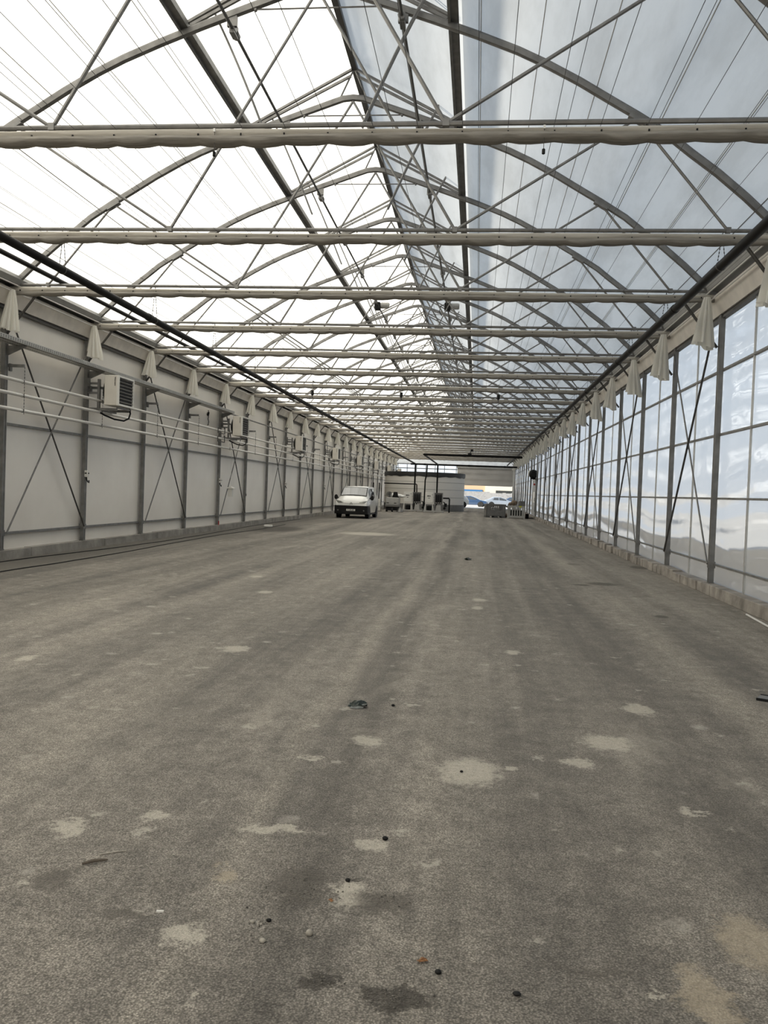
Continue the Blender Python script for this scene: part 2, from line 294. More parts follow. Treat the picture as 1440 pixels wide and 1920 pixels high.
def tank_mat():
    m, n, l = newmat('corrugated_tank_steel')
    o = n.new('ShaderNodeOutputMaterial'); b = n.new('ShaderNodeBsdfPrincipled'); l.new(b.outputs[0], o.inputs[0])
    b.inputs['Roughness'].default_value = 0.5; b.inputs['Metallic'].default_value = 0.25; b.inputs['Base Color'].default_value = (0.74, 0.71, 0.66, 1)
    t = n.new('ShaderNodeTexCoord'); wv = n.new('ShaderNodeTexWave'); wv.bands_direction = 'Z'; wv.inputs['Scale'].default_value = 4.2; l.new(t.outputs['Object'], wv.inputs[0])
    bp = n.new('ShaderNodeBump'); bp.inputs['Strength'].default_value = 0.28; bp.inputs['Distance'].default_value = 0.02
    l.new(wv.outputs[0], bp.inputs['Height']); l.new(bp.outputs[0], b.inputs['Normal']); return m
TANKM = tank_mat()

# ------------------------------------------------------------------ mesh helpers
class MB:
    def __init__(s): s.v = []; s.f = []; s.m = []; s.mi = 0
    def add(s, vs, fs):
        o = len(s.v); s.v += [tuple(p) for p in vs]; s.f += [tuple(i + o for i in f) for f in fs]; s.m += [s.mi] * len(fs); return s
    def box(s, x0, x1, y0, y1, z0, z1):
        return s.add([(x0,y0,z0),(x1,y0,z0),(x1,y1,z0),(x0,y1,z0),(x0,y0,z1),(x1,y0,z1),(x1,y1,z1),(x0,y1,z1)],
                     [(0,3,2,1),(4,5,6,7),(0,1,5,4),(1,2,6,5),(2,3,7,6),(3,0,4,7)])
    def cbox(s, cx, cy, cz, sx, sy, sz): return s.box(cx-sx/2, cx+sx/2, cy-sy/2, cy+sy/2, cz-sz/2, cz+sz/2)
    def path(s, pts, r, n=8, cap=True):
        P = [Vector(p) for p in pts]; N = len(P); vs = []
        ref = None
        for i in range(N):
            d = (P[min(i+1, N-1)] - P[max(i-1, 0)]).normalized()
            if ref is None:
                ref = Vector((0, 0, 1)) if abs(d.z) < 0.9 else Vector((1, 0, 0))
            a = d.cross(ref)
            if a.length < 1e-6: a = d.cross(Vector((0, 1, 0)))
            a.normalize(); b = a.cross(d).normalized(); ref = b
            rr = r[i] if isinstance(r, (list, tuple)) else r
            for k in range(n):
                t = 2 * PI * k / n; vs.append(P[i] + a * (rr * math.cos(t)) + b * (rr * math.sin(t)))
        fs = []
        for i in range(N - 1):
            for k in range(n):
                fs.append((i*n+k, i*n+(k+1) % n, (i+1)*n+(k+1) % n, (i+1)*n+k))
        if cap: fs += [tuple(range(n))[::-1], tuple((N-1)*n+k for k in range(n))]
        return s.add(vs, fs)
    def bar(s, p, q, wd, ht, side=(0, 1, 0)):      # rectangular bar from p to q; wd along side
        p = Vector(p); q = Vector(q); d = (q - p).normalized(); a = Vector(side); a = (a - d * a.dot(d)).normalized(); b = d.cross(a)
        vs = []
        for c in (p, q):
            for u, t in ((-1, -1), (1, -1), (1, 1), (-1, 1)): vs.append(c + a * (u * wd / 2) + b * (t * ht / 2))
        return s.add(vs, [(0,3,2,1),(4,5,6,7),(0,1,5,4),(1,2,6,5),(2,3,7,6),(3,0,4,7)])
    def sweep(s, pts, sec):                        # pts in the XZ plane (x, z), sec = list of (y, normal offset)
        N = len(pts); n = len(sec); vs = []
        for i in range(N):
            a = Vector(pts[max(i-1, 0)]); b = Vector(pts[min(i+1, N-1)]); d = (b - a).normalized(); nn = Vector((-d.y, d.x))
            for (y, o) in sec: vs.append((pts[i][0] + nn.x * o, y, pts[i][1] + nn.y * o))
        fs = [(i*n+k, i*n+(k+1) % n, (i+1)*n+(k+1) % n, (i+1)*n+k) for i in range(N-1) for k in range(n)]
        fs += [tuple(range(n))[::-1], tuple((N-1)*n+k for k in range(n))]
        return s.add(vs, fs)
    def prism(s, poly, axis, a, b):                # extrude 2-D poly along axis from a to b
        n = len(poly)
        def mk(p, c): return (c, p[0], p[1]) if axis == 'x' else ((p[0], c, p[1]) if axis == 'y' else (p[0], p[1], c))
        vs = [mk(p, a) for p in poly] + [mk(p, b) for p in poly]
        return s.add(vs, [tuple(range(n))[::-1], tuple(range(n, 2*n))] + [(k, (k+1) % n, n+(k+1) % n, n+k) for k in range(n)])
    def lathe(s, prof, c, axis='z', n=24):         # prof (r, h)
        vs = []
        for (r, h) in prof:
            for k in range(n):
                t = 2*PI*k/n; u, v = r*math.cos(t), r*math.sin(t)
                vs.append((c[0]+u, c[1]+v, c[2]+h) if axis == 'z' else ((c[0]+h, c[1]+u, c[2]+v) if axis == 'x' else (c[0]+u, c[1]+h, c[2]+v)))
        N = len(prof)
        fs = [(i*n+k, i*n+(k+1) % n, (i+1)*n+(k+1) % n, (i+1)*n+k) for i in range(N-1) for k in range(n)]
        if prof[0][0] > 1e-6: fs.append(tuple(range(n))[::-1])
        if prof[-1][0] > 1e-6: fs.append(tuple((N-1)*n+k for k in range(n)))
        return s.add(vs, fs)
    def grid(s, rows):
        n = len(rows[0]); o = [p for r in rows for p in r]
        return s.add(o, [(i*n+k, i*n+k+1, (i+1)*n+k+1, (i+1)*n+k) for i in range(len(rows)-1) for k in range(n-1)])
    def mesh(s, name, *mats, smooth=True, ang=35):
        me = bpy.data.meshes.new(name); me.from_pydata(s.v, [], s.f); me.validate(clean_customdata=False)
        for m in mats: me.materials.append(m)
        if len(mats) > 1:
            for p, i in zip(me.polygons, s.m): p.material_index = i
        if smooth:
            me.shade_smooth(); me.set_sharp_from_angle(angle=math.radians(ang))
        me.update(); return me

def link(name, me, parent=None, loc=(0, 0, 0), bevel=0):
    o = bpy.data.objects.new(name, me); COL.objects.link(o); o.location = loc
    if parent is not None: o.parent = parent
    if bevel:
        b = o.modifiers.new('bevel', 'BEVEL'); b.width = bevel; b.segments = 2; b.limit_method = 'ANGLE'
    return o
def obj(name, mb, mats, parent=None, loc=(0, 0, 0), bevel=0, **k):
    mats = mats if isinstance(mats, tuple) else (mats,)
    return link(name, mb.mesh(name, *mats, **k), parent, loc, bevel)
def tag(o, label, cat, group=None, kind=None):
    o['label'] = label; o['category'] = cat
    if group: o['group'] = group
    if kind: o['kind'] = kind
    return o
def thing(name, label, cat, loc=(0, 0, 0), rz=0, group=None):
    o = bpy.data.objects.new(name, None); COL.objects.link(o); o.empty_display_size = 0.2
    o.location = loc; o.rotation_euler = (0, 0, rz); return tag(o, label, cat, group)
def struct(name, mb, mats, **k):
    o = obj(name, mb, mats, **k); o['kind'] = 'structure'; return o
def dup(root, loc, label, rz=None):                  # copy a thing with its parts and sub-parts
    r = root.copy(); COL.objects.link(r); r.location = loc; r['label'] = label
    if rz is not None: r.rotation_euler = (0, 0, rz)
    for ch in root.children:
        c = ch.copy(); COL.objects.link(c); c.parent = r
        for g in ch.children:
            d = g.copy(); COL.objects.link(d); d.parent = c
    return r
ONES = 'first second third fourth fifth sixth seventh eighth ninth tenth eleventh twelfth thirteenth fourteenth fifteenth sixteenth seventeenth eighteenth nineteenth'.split()
def nth(i):
    if i <= 19: return ONES[i-1]
    if i == 20: return 'twentieth'
    if i < 30: return 'twenty-' + ONES[i-21]
    return 'thirtieth' if i == 30 else 'thirty-' + ONES[i-31]
def text_mesh(name, body, size, ext, m, bold=0.0):
    c = bpy.data.curves.new(name, 'FONT'); c.body = body; c.size = size; c.extrude = ext; c.offset = bold; c.align_x = 'CENTER'; c.align_y = 'CENTER'
    t = bpy.data.objects.new(name, c); COL.objects.link(t)
    dg = bpy.context.evaluated_depsgraph_get(); me = bpy.data.meshes.new_from_object(t.evaluated_get(dg)); bpy.data.objects.remove(t)
    me.name = name; me.materials.clear(); me.materials.append(m); return me

# ------------------------------------------------------------------ layout
X0, Y0, S = -2.657, 16.147, 3.6          # ridge line, first bay, bay length
L, R = -9.617, 4.369                     # wall posts
ZT = 5.575                               # tie tube height
YA, YE = -8.0, Y0 + 23 * S + 0.1         # ends of the hall
K0, K1 = -2, 22
def yk(k): return Y0 + S * k
ARCH = [(-6.95, 5.45), (-6.65, 5.72), (-6.3, 6.05), (-5.9, 6.39), (-5.5, 6.69), (-5.2, 6.93), (-4.74, 7.22), (-4.4, 7.42), (-3.9, 7.72), (-3.4, 7.99), (-3.0, 8.18),
        (-2.4, 8.42), (-1.8, 8.64), (-1.2, 8.85), (-0.7, 9.02), (-0.38, 9.13), (-0.2, 9.19), (0, 9.21)]
ARCH = ARCH + [(-x, z) for x, z in ARCH[-2::-1]]

# ------------------------------------------------------------------ ground, floor, walls, roof
mb = MB(); mb.box(-9.9, 4.75, YA, YE, -0.2, 0.0); struct('floor', mb, ASPH, smooth=False)
mb = MB(); mb.box(-140, -9.9, -60, 260, -0.3, -0.05); mb.box(11.5, 160, -60, 260, -0.3, -0.05); mb.box(-9.9, 11.5, YE, 260, -0.3, -0.02); mb.box(-9.9, 4.75, -60, YA, -0.3, -0.02)
mb.box(4.75, 11.5, -60, YE, -0.3, -0.04); mb.m = [0] * 24 + [1] * 6
struct('ground', mb, (YARD, DIRT), smooth=False)

mb = MB(); mb.box(L - 0.16, L - 0.08, YA, YE, 0.0, 5.6); struct('wall_left', mb, PANEL, smooth=False)
mb = MB(); mb.add([(R + 0.07, YE, 0.2), (R + 0.07, YA, 0.2), (R + 0.07, YA, 5.5), (R + 0.07, YE, 5.5)], [(0, 1, 2, 3)]); struct('wall_right', mb, WFILM, smooth=False)
# kerbs
mb = MB(); y = YA
while y < YE:
    y2 = min(y + 3.6, YE); mb.box(L - 0.08, L + 0.10, y + 0.012, y2 - 0.012, 0.0, 0.195 + random.uniform(-.012, .012)); y = y2
mb.box(L - 0.08, L + 0.085, YA, YE, 0.0, 0.18); struct('baseboard_left', mb, CONC, smooth=False)
mb = MB(); mb.box(R - 0.07, R + 0.16, YA, YE, 0.0, 0.17)
mb.box(R - 0.13, R + 0.16, YA, 15.7, 0.0, 0.205); y = 15.72
while y < YE:
    ln = random.uniform(0.35, 0.75); j = random.uniform(0, .07); h = random.uniform(.165, .225)
    mb.box(R - 0.10 - j, R + 0.16, y + .015, min(y + ln, YE) - .02, 0.0, h); y += ln
struct('baseboard_right', mb, CONCR, smooth=False, bevel=0.012)
# roof film: two curved slopes and the two ridge vent leaves
mb = MB()
for sg in (-1, 1):
    sl = [(x, z + 0.075) for x, z in ARCH if x <= -2.2] + [(-2.17, 8.505 + .125)]; sl[0] = (-6.80, 5.66)
    rows = [[(X0 - sg * x, YA + (YE - YA) * j / 10, z) for j in range(11)] for x, z in sl]
    mb.grid(rows)
struct('ceiling', mb, FILM)
for sg, nm in ((-1, 'panelled'), (1, 'film')):
    mb = MB(); mb.grid([[(X0 + sg * x, YA + (YE - YA) * j / 10, z) for j in range(11)] for x, z in ((2.20, 8.715), (2.10, 8.735), (1.1, 9.27), (0.06, 9.82))])
    o = struct('ceiling_vent_leaf', mb, FILM)
# gutters, fascia and eaves strips
for sg, XW, nm in ((-1, L, 1), (1, R, 2)):
    mb = MB()
    def bx(a, b, z0, z1): mb.box(min(XW - sg * a, XW - sg * b), max(XW - sg * a, XW - sg * b), YA, YE, z0, z1)
    mb.prism([(XW - sg * a, z) for a, z in ((-0.3, 5.62), (0.30, 5.56), (0.34, 5.66), (0.30, 5.74), (-0.3, 5.80))], 'y', YA, YE)
    struct('trim_%d' % nm, mb, GUTT, smooth=False)
    mb = MB(); mb.prism([(XW - sg * a, z) for a, z in ((-0.08, 5.17), (0.06, 5.15), (0.20, 5.47), (-0.08, 5.52))], 'y', YA, YE)
    struct('trim_%d' % (nm + 2), mb, FASCIA, smooth=False)
    mb = MB(); mb.box(min(XW - sg * 0.02, XW + sg * 0.08), max(XW - sg * 0.02, XW + sg * 0.08), YA, YE, 5.085, 5.15)
    struct('trim_%d' % (nm + 4), mb, DARKST, smooth=False)
# far end wall: clear strip above the tank, film gable, roller door with its fabric curtain
YB = YE - 0.05
arc = [(X0 + x, z + 0.05) for x, z in ARCH]
mb = MB(); mb.add([(x, YB, z) for x, z in arc] + [(R, YB, 4.95), (L, YB, 4.95)], [tuple(range(len(arc) + 2))]); struct('wall_back', mb, FILM, smooth=False)
mb = MB(); mb.add([(L, YB, 0.0), (X0 + 0.2, YB, 0), (X0 + 0.2, YB, 4.95), (L, YB, 4.95)], [(0, 1, 2, 3)]); struct('window_1', mb, CFILM, smooth=False)
mb = MB()
for z in (4.95, 4.45): mb.box(L, R, YB - .06, YB + .04, z - .05, z + .05)
for x in (-9.4, -8.3, -7.2, -6.1, -5.0, -3.9, X0 + 0.15): mb.box(x - .035, x + .035, YB - .05, YB + .03, 0, 4.95)
struct('trim_7', mb, GALV, smooth=False)
mb = MB(); mb.box(4.06, 4.34, YB - .12, YB + .04, 0, 4.95); struct('trim_8', mb, WHITE, smooth=False)
mb = MB(); mb.box(X0 + 0.2, 4.06, YB - .22, YB - .02, 4.62, 4.95); struct('door_1', mb, LGREY, smooth=False, bevel=.03)
mb = MB(); rows = []
for j in range(9):
    z = 2.74 + (4.62 - 2.74) * j / 8; rows.append([(X0 + 0.25 + i * 0.27, YB - .10 + .02 * math.sin(i * 0.9 + j) - (.03 if j % 3 == 0 else 0), z) for i in range(25)])
mb.grid(rows); mb.box(X0 + 0.25, 4.03, YB - .13, YB - .06, 2.66, 2.76)
for z in (3.4, 4.1): mb.box(X0 + 0.25, 4.03, YB - .15, YB - .11, z - .02, z + .02)
o = obj('door_curtain', mb, DOORF, parent=bpy.data.objects['door_1'])
mb = MB(); mb.add([(L, YA, 0), (R, YA, 0), (R, YA, 5.5)] + [(x, YA, z) for x, z in arc[::-1]], [tuple(range(len(arc) + 3))]); struct('wall_front', mb, FILM, smooth=False)
# purlins along the roof
for i, (x, z, wd, ht, m_) in enumerate(((0, 9.80, .10, .13, DARKST), (-2.05, 8.665, .13, .10, GALVD), (2.05, 8.665, .13, .10, GALVD))):
    mb = MB(); mb.box(X0 + x - wd/2, X0 + x + wd/2, YA, YE, z - ht/2, z + ht/2)
    if i: mb.box(X0 + x - wd/2 - .02, X0 + x - wd/2 + .02, YA, YE, z - ht/2 - .04, z + ht/2)
    o = obj('purlin', mb, m_, smooth=False)
    tag(o, ('dark steel ridge beam running the length of the roof peak', 'dark steel purlin under the bright slope above the white panel wall', 'dark steel purlin under the grey slope above the film wall')[i], 'purlin', 'roof purlins')

# ------------------------------------------------------------------ wall rails
for z in (0.525, 2.78):
    mb = MB(); mb.box(L - .08, L - .02, YA, YE, z - .025, z + .025)
    tag(obj('wall_rail', mb, GALVD, smooth=False), 'horizontal steel rail along the %s of the white panel wall' % ('foot' if z < 1 else 'middle'), 'rail', 'rails on the white panel wall')
for z, nm in ((0.55, 'first rail up from the kerb'), (1.77, 'second rail up from the kerb'), (2.95, 'third rail up from the kerb'), (4.14, 'topmost rail below the hanging cloths')):
    mb = MB(); mb.box(R + .02, R + .065, YA, YE, z - .018, z + .018); mb.box(R + .075, R + .10, YA, YE, z - .018, z + .018)
    tag(obj('wall_rail', mb, GALVD, smooth=False), 'horizontal steel rail on the film wall, ' + nm, 'rail', 'rails on the film wall')
# posts
def post_mesh(zt, sg):
    mb = MB(); mb.box(-.04, .04, -.062, .062, 0.19, zt)
    for y in (-.055, .025): mb.box(sg * .04 - .008, sg * .04 + .008, y, y + .03, 0.19, zt)
    return mb.mesh('support_post', GALVD, smooth=False)
def post_part(sg):
    a = MB(); a.box(-.055, .055, -.075, .075, .48, .60); b = MB(); b.box(-.05, .05, -.07, .07, 0.19, .215); b.box(-.02, .02, -.03, .03, .215, .25)
    return a.mesh('bracket', GALV, smooth=False), b.mesh('base_plate', GALV, smooth=False)
pl, pr = post_mesh(5.2, 1), post_mesh(5.3, -1); ba, bb = post_part(1)
for sg, XW, ks, wn in ((-1, L, range(0, 24), 'white panel wall'), (1, R, range(-1, 24), 'film wall')):
    for i, k in enumerate(ks):
        t = tag(link('support_post', pl if sg < 0 else pr, None, (XW, yk(k) if k < 23 else YE - .12, 0)), 'grey steel post on the %s, %s from the camera end' % (wn, nth(i + 1)), 'post', 'posts on the ' + wn)
        link('bracket', ba, t); link('base_plate', bb, t)
# glazing bars between the posts of the film wall
mb = MB(); mb.box(-.014, .014, -.02, .02, 0.2, 5.1); gbm = mb.mesh('glazing_bar', ALU, smooth=False)
for i, k in enumerate(range(-1, 23)):
    tag(link('glazing_bar', gbm, None, (R + .045, yk(k) + S/2, 0)), 'thin pale glazing bar of the film wall, %s from the camera end' % nth(i + 1), 'glazing bar', 'glazing bars of the film wall')
# crossed braces in every second bay
for sg, XW, wn in ((-1, L, 'white panel wall'), (1, R, 'film wall')):
    ra = MB(); ra.path([(0, .05, 5.0 if sg < 0 else 4.9), (0, S - .05, .55)], .020, 6); ma = ra.mesh('rod', DARKST)
    rb = MB(); rb.path([(-sg * .05, S - .05, 5.0), (-sg * .05, .05, .55)], .020, 6); mb_ = rb.mesh('rod', GALV)
    if sg > 0:
        ra = MB(); ra.path([(0, .05, .45), (0, .05 + 0.0, .46)], .01, 4)
        ra = MB(); ra.path([(-.04, .25, 4.85), (-.04, S - .10, .55)], .022, 6); ma = ra.mesh('rod', DARKST)
        rb = MB(); rb.path([(0, S - .05, 5.0), (0, .05, .55)], .018, 6); mb_ = rb.mesh('rod', GALV)
    for i, k in enumerate(range(0, 23, 2)):
        t = thing('cross_brace', 'crossed steel rods on the %s, %s pair from the camera' % (wn, nth(i + 1)), 'brace', (XW - sg * .06, yk(k), 0), 0, 'crossed braces on the ' + wn)
        link('rod', ma, t)['label'] = 'dark rod'; link('rod', mb_, t)['label'] = 'pale rod'

# ------------------------------------------------------------------ roof trusses
def truss(y):
    t = thing('roof_truss', '', 'truss', (X0, y, 0), 0, 'roof trusses across the hall')
    sec = [(-.045, -.05), (-.032, -.055), (.032, -.055), (.045, -.05), (.045, .02), (.028, .03), (.02, .055), (-.02, .055), (-.028, .03), (-.045, .02)]
    mb = MB(); mb.sweep(ARCH, sec); obj('arch', mb, GALV, t, ang=40)
    mb = MB(); mb.path([(-6.98, 0, ZT), (7.0, 0, ZT)], .029, 8); obj('tie_beam', mb, GALV, t)
    for p, q, r in (((-4.74, 7.18), (-6.07, ZT), .021), ((-4.74, 7.18), (-2.18, ZT), .021), ((0, 9.14), (-2.18, ZT), .023), ((0, 9.14), (2.18, ZT), .023), ((4.74, 7.18), (2.18, ZT), .021), ((4.74, 7.18), (6.07, ZT), .021)):
        mb = MB(); mb.path([(p[0], 0, p[1]), (q[0], 0, q[1])], r, 7); obj('strut', mb, GALV, t)
    for x in (-1, 1):
        mb = MB(); mb.path([(x * 6.22, 0, 5.50), (x * 6.95, 0, 4.55)], .026, 7); obj('knee_brace', mb, DARKST, t)
    for x in (-1, 1):
        a = MB(); a.sweep([(x * .05, 9.74), (x * 2.0, 8.70)] if x > 0 else [(-2.0, 8.70), (-.05, 9.74)], [(-.028, -.02), (.028, -.02), (.028, .02), (-.028, .02)]); obj('vent_rafter', a, GALV, t, smooth=False)
        a = MB(); a.sweep([(x * .06, 9.62), (x * 1.95, 8.66)] if x > 0 else [(-1.95, 8.66), (-.06, 9.62)], [(-.022, -.022), (.022, -.022), (.022, .022), (-.022, .022)]); obj('fixed_rafter', a, GALV, t, smooth=False)
        mb = MB(); mb.path([(x * .02, 0, 9.72), (x * .26, 0, 9.19)], .017, 6); obj('peak_stay', mb, GALV, t)
    mb = MB(); mb.path([(-.95, 0, 8.87), (.95, 0, 8.87)], .012, 6)
    for x in (-.95, .95): mb.lathe([(.025, -.03), (.025, .03)], (x, 0, 8.87), 'y', 8)
    obj('collar_rod', mb, GALV, t)
    for x in (-6.07, -2.18, 2.18, 6.07):
        mb = MB(); mb.box(x - .035, x + .035, -.033, .033, ZT - .032, ZT + .045); obj('node_clamp', mb, GALV, t, smooth=False)
    for x in (-1, 1):
        mb = MB(); mb.bar((x * 4.62, 0, 7.22), (x * 4.86, 0, 7.08), .12, .05); obj('gusset', mb, GALVD, t, smooth=False)
    return t
T0 = truss(yk(K0)); T0['label'] = 'grey steel roof truss with arched top, first from the camera'
for i, k in enumerate(range(K0 + 1, K1 + 1)):
    dup(T0, (X0, yk(k), 0), 'grey steel roof truss with arched top, %s from the camera' % nth(i + 2))

# ------------------------------------------------------------------ folded shade screens hanging under each tie
WSP = 0.472; WX = [-6.61 + WSP * i for i in range(29)]
def bundle_mesh(seed):
    rnd = random.Random(seed); rows = []; n = 16; NX = 29 * 4
    ph = [rnd.uniform(0, 6) for _ in range(6)]
    for i in range(NX + 1):
        x = -6.85 + 13.7 * i / NX; u = ((x + 6.61) / WSP) % 1.0; sag = math.sin(PI * u) ** 0.7
        edge = min(1.0, (6.85 - abs(x)) / 0.9); fat = 0.35 + 0.65 * edge
        wob = 0.012 * math.sin(x * 1.3 + ph[0]) + 0.008 * math.sin(x * 3.1 + ph[1])
        top = 5.505 + 0.012 * math.sin(x * .8 + ph[2]); mid = 5.44 + wob * .5; bot = 5.362 - ((0.012 + .016 * math.sin(x * 2.3 + ph[3]) ** 2) * sag) * fat + wob * .4
        up = 0.055 * fat; lo = (0.088 + .018 * sag) * fat
        pts = [(-.01, top + .005), (-up * .75, top - .008), (-up, (top + mid) / 2 + .006), (-up * .8, mid + .012), (-up * .55, mid), (-lo * .85, mid - .012), (-lo, (mid + bot) / 2), (-lo * .85, bot + .018), (-lo * .4, bot),
               (lo * .4, bot), (lo * .85, bot + .018), (lo, (mid + bot) / 2), (lo * .8, mid - .008), (up * .6, mid), (up, (top + mid) / 2), (up * .7, top)]
        rows.append([(x, p[0] - .03, p[1]) for p in pts])
    mb = MB(); vs = [p for r in rows for p in r]
    mb.add(vs, [(i*n+k, i*n+(k+1) % n, (i+1)*n+(k+1) % n, (i+1)*n+k) for i in range(NX) for k in range(n)] + [tuple(range(n))[::-1], tuple(NX*n+k for k in range(n))])
    mb.m = [0 if (k < 4 or k >= 13) else 1 for i in range(NX) for k in range(n)] + [0, 0]  # upper fold takes the lit colour, lower fold the painted shade
    return mb.mesh('shade_screen', CLOTH_LIT, CLOTH_SHADED, ang=50)
def tail_mesh(seed):
    rnd = random.Random(seed); mb = MB(); rows = []; n = 72; ln = rnd.uniform(.70, .80); ph = rnd.uniform(0, 6)
    for j in range(9):
        f = j / 8; z = -ln * f; wx = .05 + .12 * f ** .8; wy = .045 + .075 * f
        r = []
        for k in range(n + 1):
            a = 2 * PI * k / n; pl_ = 1 + (.16 + .16 * f) * math.sin(8 * a + ph) + .09 * math.sin(15 * a + 2 * ph + f)
            r.append((wx * math.cos(a) * pl_ + .05 * f * math.sin(ph), wy * math.sin(a) * pl_, z - (.02 * math.sin(3 * a + ph) + .045 * math.cos(a)) * (f > .95)))
        rows.append(r)
    mb.grid(rows); return mb.mesh('hanging_end', PCLOTH, ang=60)
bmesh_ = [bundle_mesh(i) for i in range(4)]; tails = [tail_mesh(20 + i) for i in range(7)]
mbc = MB()
for x in WX: mbc.box(x - .008, x + .008, -.065, -.05, 5.43, 5.455)
clipm = mbc.mesh('wire_clip', BLACK, smooth=False)
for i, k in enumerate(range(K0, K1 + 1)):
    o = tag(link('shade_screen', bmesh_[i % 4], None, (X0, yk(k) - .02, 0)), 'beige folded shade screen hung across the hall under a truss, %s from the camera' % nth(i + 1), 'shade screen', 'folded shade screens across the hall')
    link('wire_clip', clipm, o, (0, -.02, 0))
    for sg in (-1, 1):
        if sg < 0 and k < 0: continue
        e_ = link('hanging_end', tails[(i * 2 + (sg > 0)) % 7], o, (6.68 * sg if sg > 0 else -6.70, -.20, 5.42)); e_['label'] = 'loose pale cloth end hanging down beside the ' + ('film wall' if sg > 0 else 'white panel wall')
        e_.rotation_euler = (0, 0, random.uniform(-.3, .3)); e_.scale = (1, 1, random.uniform(.95, 1.05) * (1.2 if sg > 0 else 1))
# long wires that carry the screens and wires that hold the roof film
mb = MB(); mb.path([(0, YA, 0), (0, YE, 0)], .0033, 5); wire = mb.mesh('support_wire', DARKST)
for i, x in enumerate(WX):
    tag(link('support_wire', wire, None, (X0 + x, 0, 5.533)), 'thin dark wire along the hall over the screens, %s from the white panel wall' % nth(i + 1), 'wire', 'wires carrying the shade screens')
for i, x in enumerate(WX[1::2]):
    tag(link('upper_wire', wire, None, (X0 + x + .16, 0, 5.70)), 'thin dark upper wire above the screen wires, %s from the white panel wall' % nth(i + 1), 'wire', 'upper wires above the shade screens')
mb = MB(); mb.path([(0, YA, 0), (0, YE, 0)], .008, 5); rw = mb.mesh('roof_wire', ALU)
def arch_z(x):
    x = -abs(x)
    for (a, za), (b, zb) in zip(ARCH, ARCH[1:]):
        if a <= x <= b: return za + (zb - za) * (x - a) / (b - a)
for sg, nm in ((-1, 'bright roof slope'), (1, 'grey roof slope')):
    for i, x in enumerate((2.45, 3.3, 4.15, 5.05, 5.85, 6.5)):
        tag(link('roof_wire', rw, None, (X0 + sg * x, 0, arch_z(x) + .066)), 'pale wire under the film of the %s, %s down from the vent' % (nm, nth(i + 1)), 'wire', 'wires under the ' + nm)

# ------------------------------------------------------------------ vent drives: two long shafts, a gearbox with racks at every second truss, two motors
for sg, nm in ((-1, 'bright'), (1, 'grey')):
    mb = MB(); mb.path([(X0 + sg * 1.30, YA, 8.60), (X0 + sg * 1.30, YE - .2, 8.60)], .024, 8)
    tag(obj('drive_shaft', mb, DARKST), 'dark vent drive shaft under the arches on the %s roof slope side' % nm, 'drive shaft', 'vent drive shafts')
def drive(sg):
    t = thing('vent_drive', '', 'vent drive', (0, 0, 0), 0, 'vent gear drives under the arches')
    mb = MB(); a, b = sorted((.02 * sg, -.19 * sg)); mb.box(sg * 1.30 - .04, sg * 1.30 + .04, a, b, 8.53, 8.70); a, b = sorted((.03 * sg, -.03 * sg)); mb.box(sg * 1.30 - .075, sg * 1.30 + .075, a, b, 8.62, 8.80); mb.lathe([(.06, -.05), (.06, .05)], (sg * 1.30, -sg * .2, 8.60), 'y', 12); obj('gearbox', mb, GALV, t, smooth=False)
    for d, y_ in ((0, .10), (.10, .17)):
        y_ *= -sg
        mb = MB(); pts = []
        for i in range(9):
            f = i / 8; x = 1.68 - .92 * f; z = 9.02 - 1.98 * f + .06 * math.sin(PI * f); pts.append((sg * x, y_, z))
        mb.path(pts, .017, 6); obj('toothed_rack', mb, GALV, t)
    return t
for sg, nm in ((-1, 'bright'), (1, 'grey')):
    base = drive(sg); base.location = (X0, yk(-1), 0); base['label'] = 'vent gearbox with two toothed racks, %s slope side, first from the camera' % nm
    for i, k in enumerate(range(0, 23)):
        dup(base, (X0, yk(k), 0), 'vent gearbox with two toothed racks, %s slope side, %s from the camera' % (nm, nth(i + 2)))
    t = thing('vent_motor', 'small grey electric motor driving the vent shaft on the %s slope side' % nm, 'motor', (X0 + sg * 1.30, yk(4) + .75, 8.55), 0, 'vent motors')
    mb = MB(); mb.cbox(0, 0, 0, .22, .3, .28); obj('gear_case', mb, BLACK, t, bevel=.03)
    mb = MB(); mb.lathe([(.05, .1), (.11, .12), (.11, .4), (.09, .44)], (0, 0, .03), 'x', 16)
    for i in range(6): mb.lathe([(.12, .15 + i * .045), (.12, .17 + i * .045)], (0, 0, .03), 'x', 16)
    obj('motor_body', mb, LGREY, t)
    mb = MB(); mb.path([(-.1, 0, .1), (-.25, .05, .05), (-.3, .1, -.15), (-.2, .15, -.3)], .014, 6); obj('cable', mb, BLACK, t)

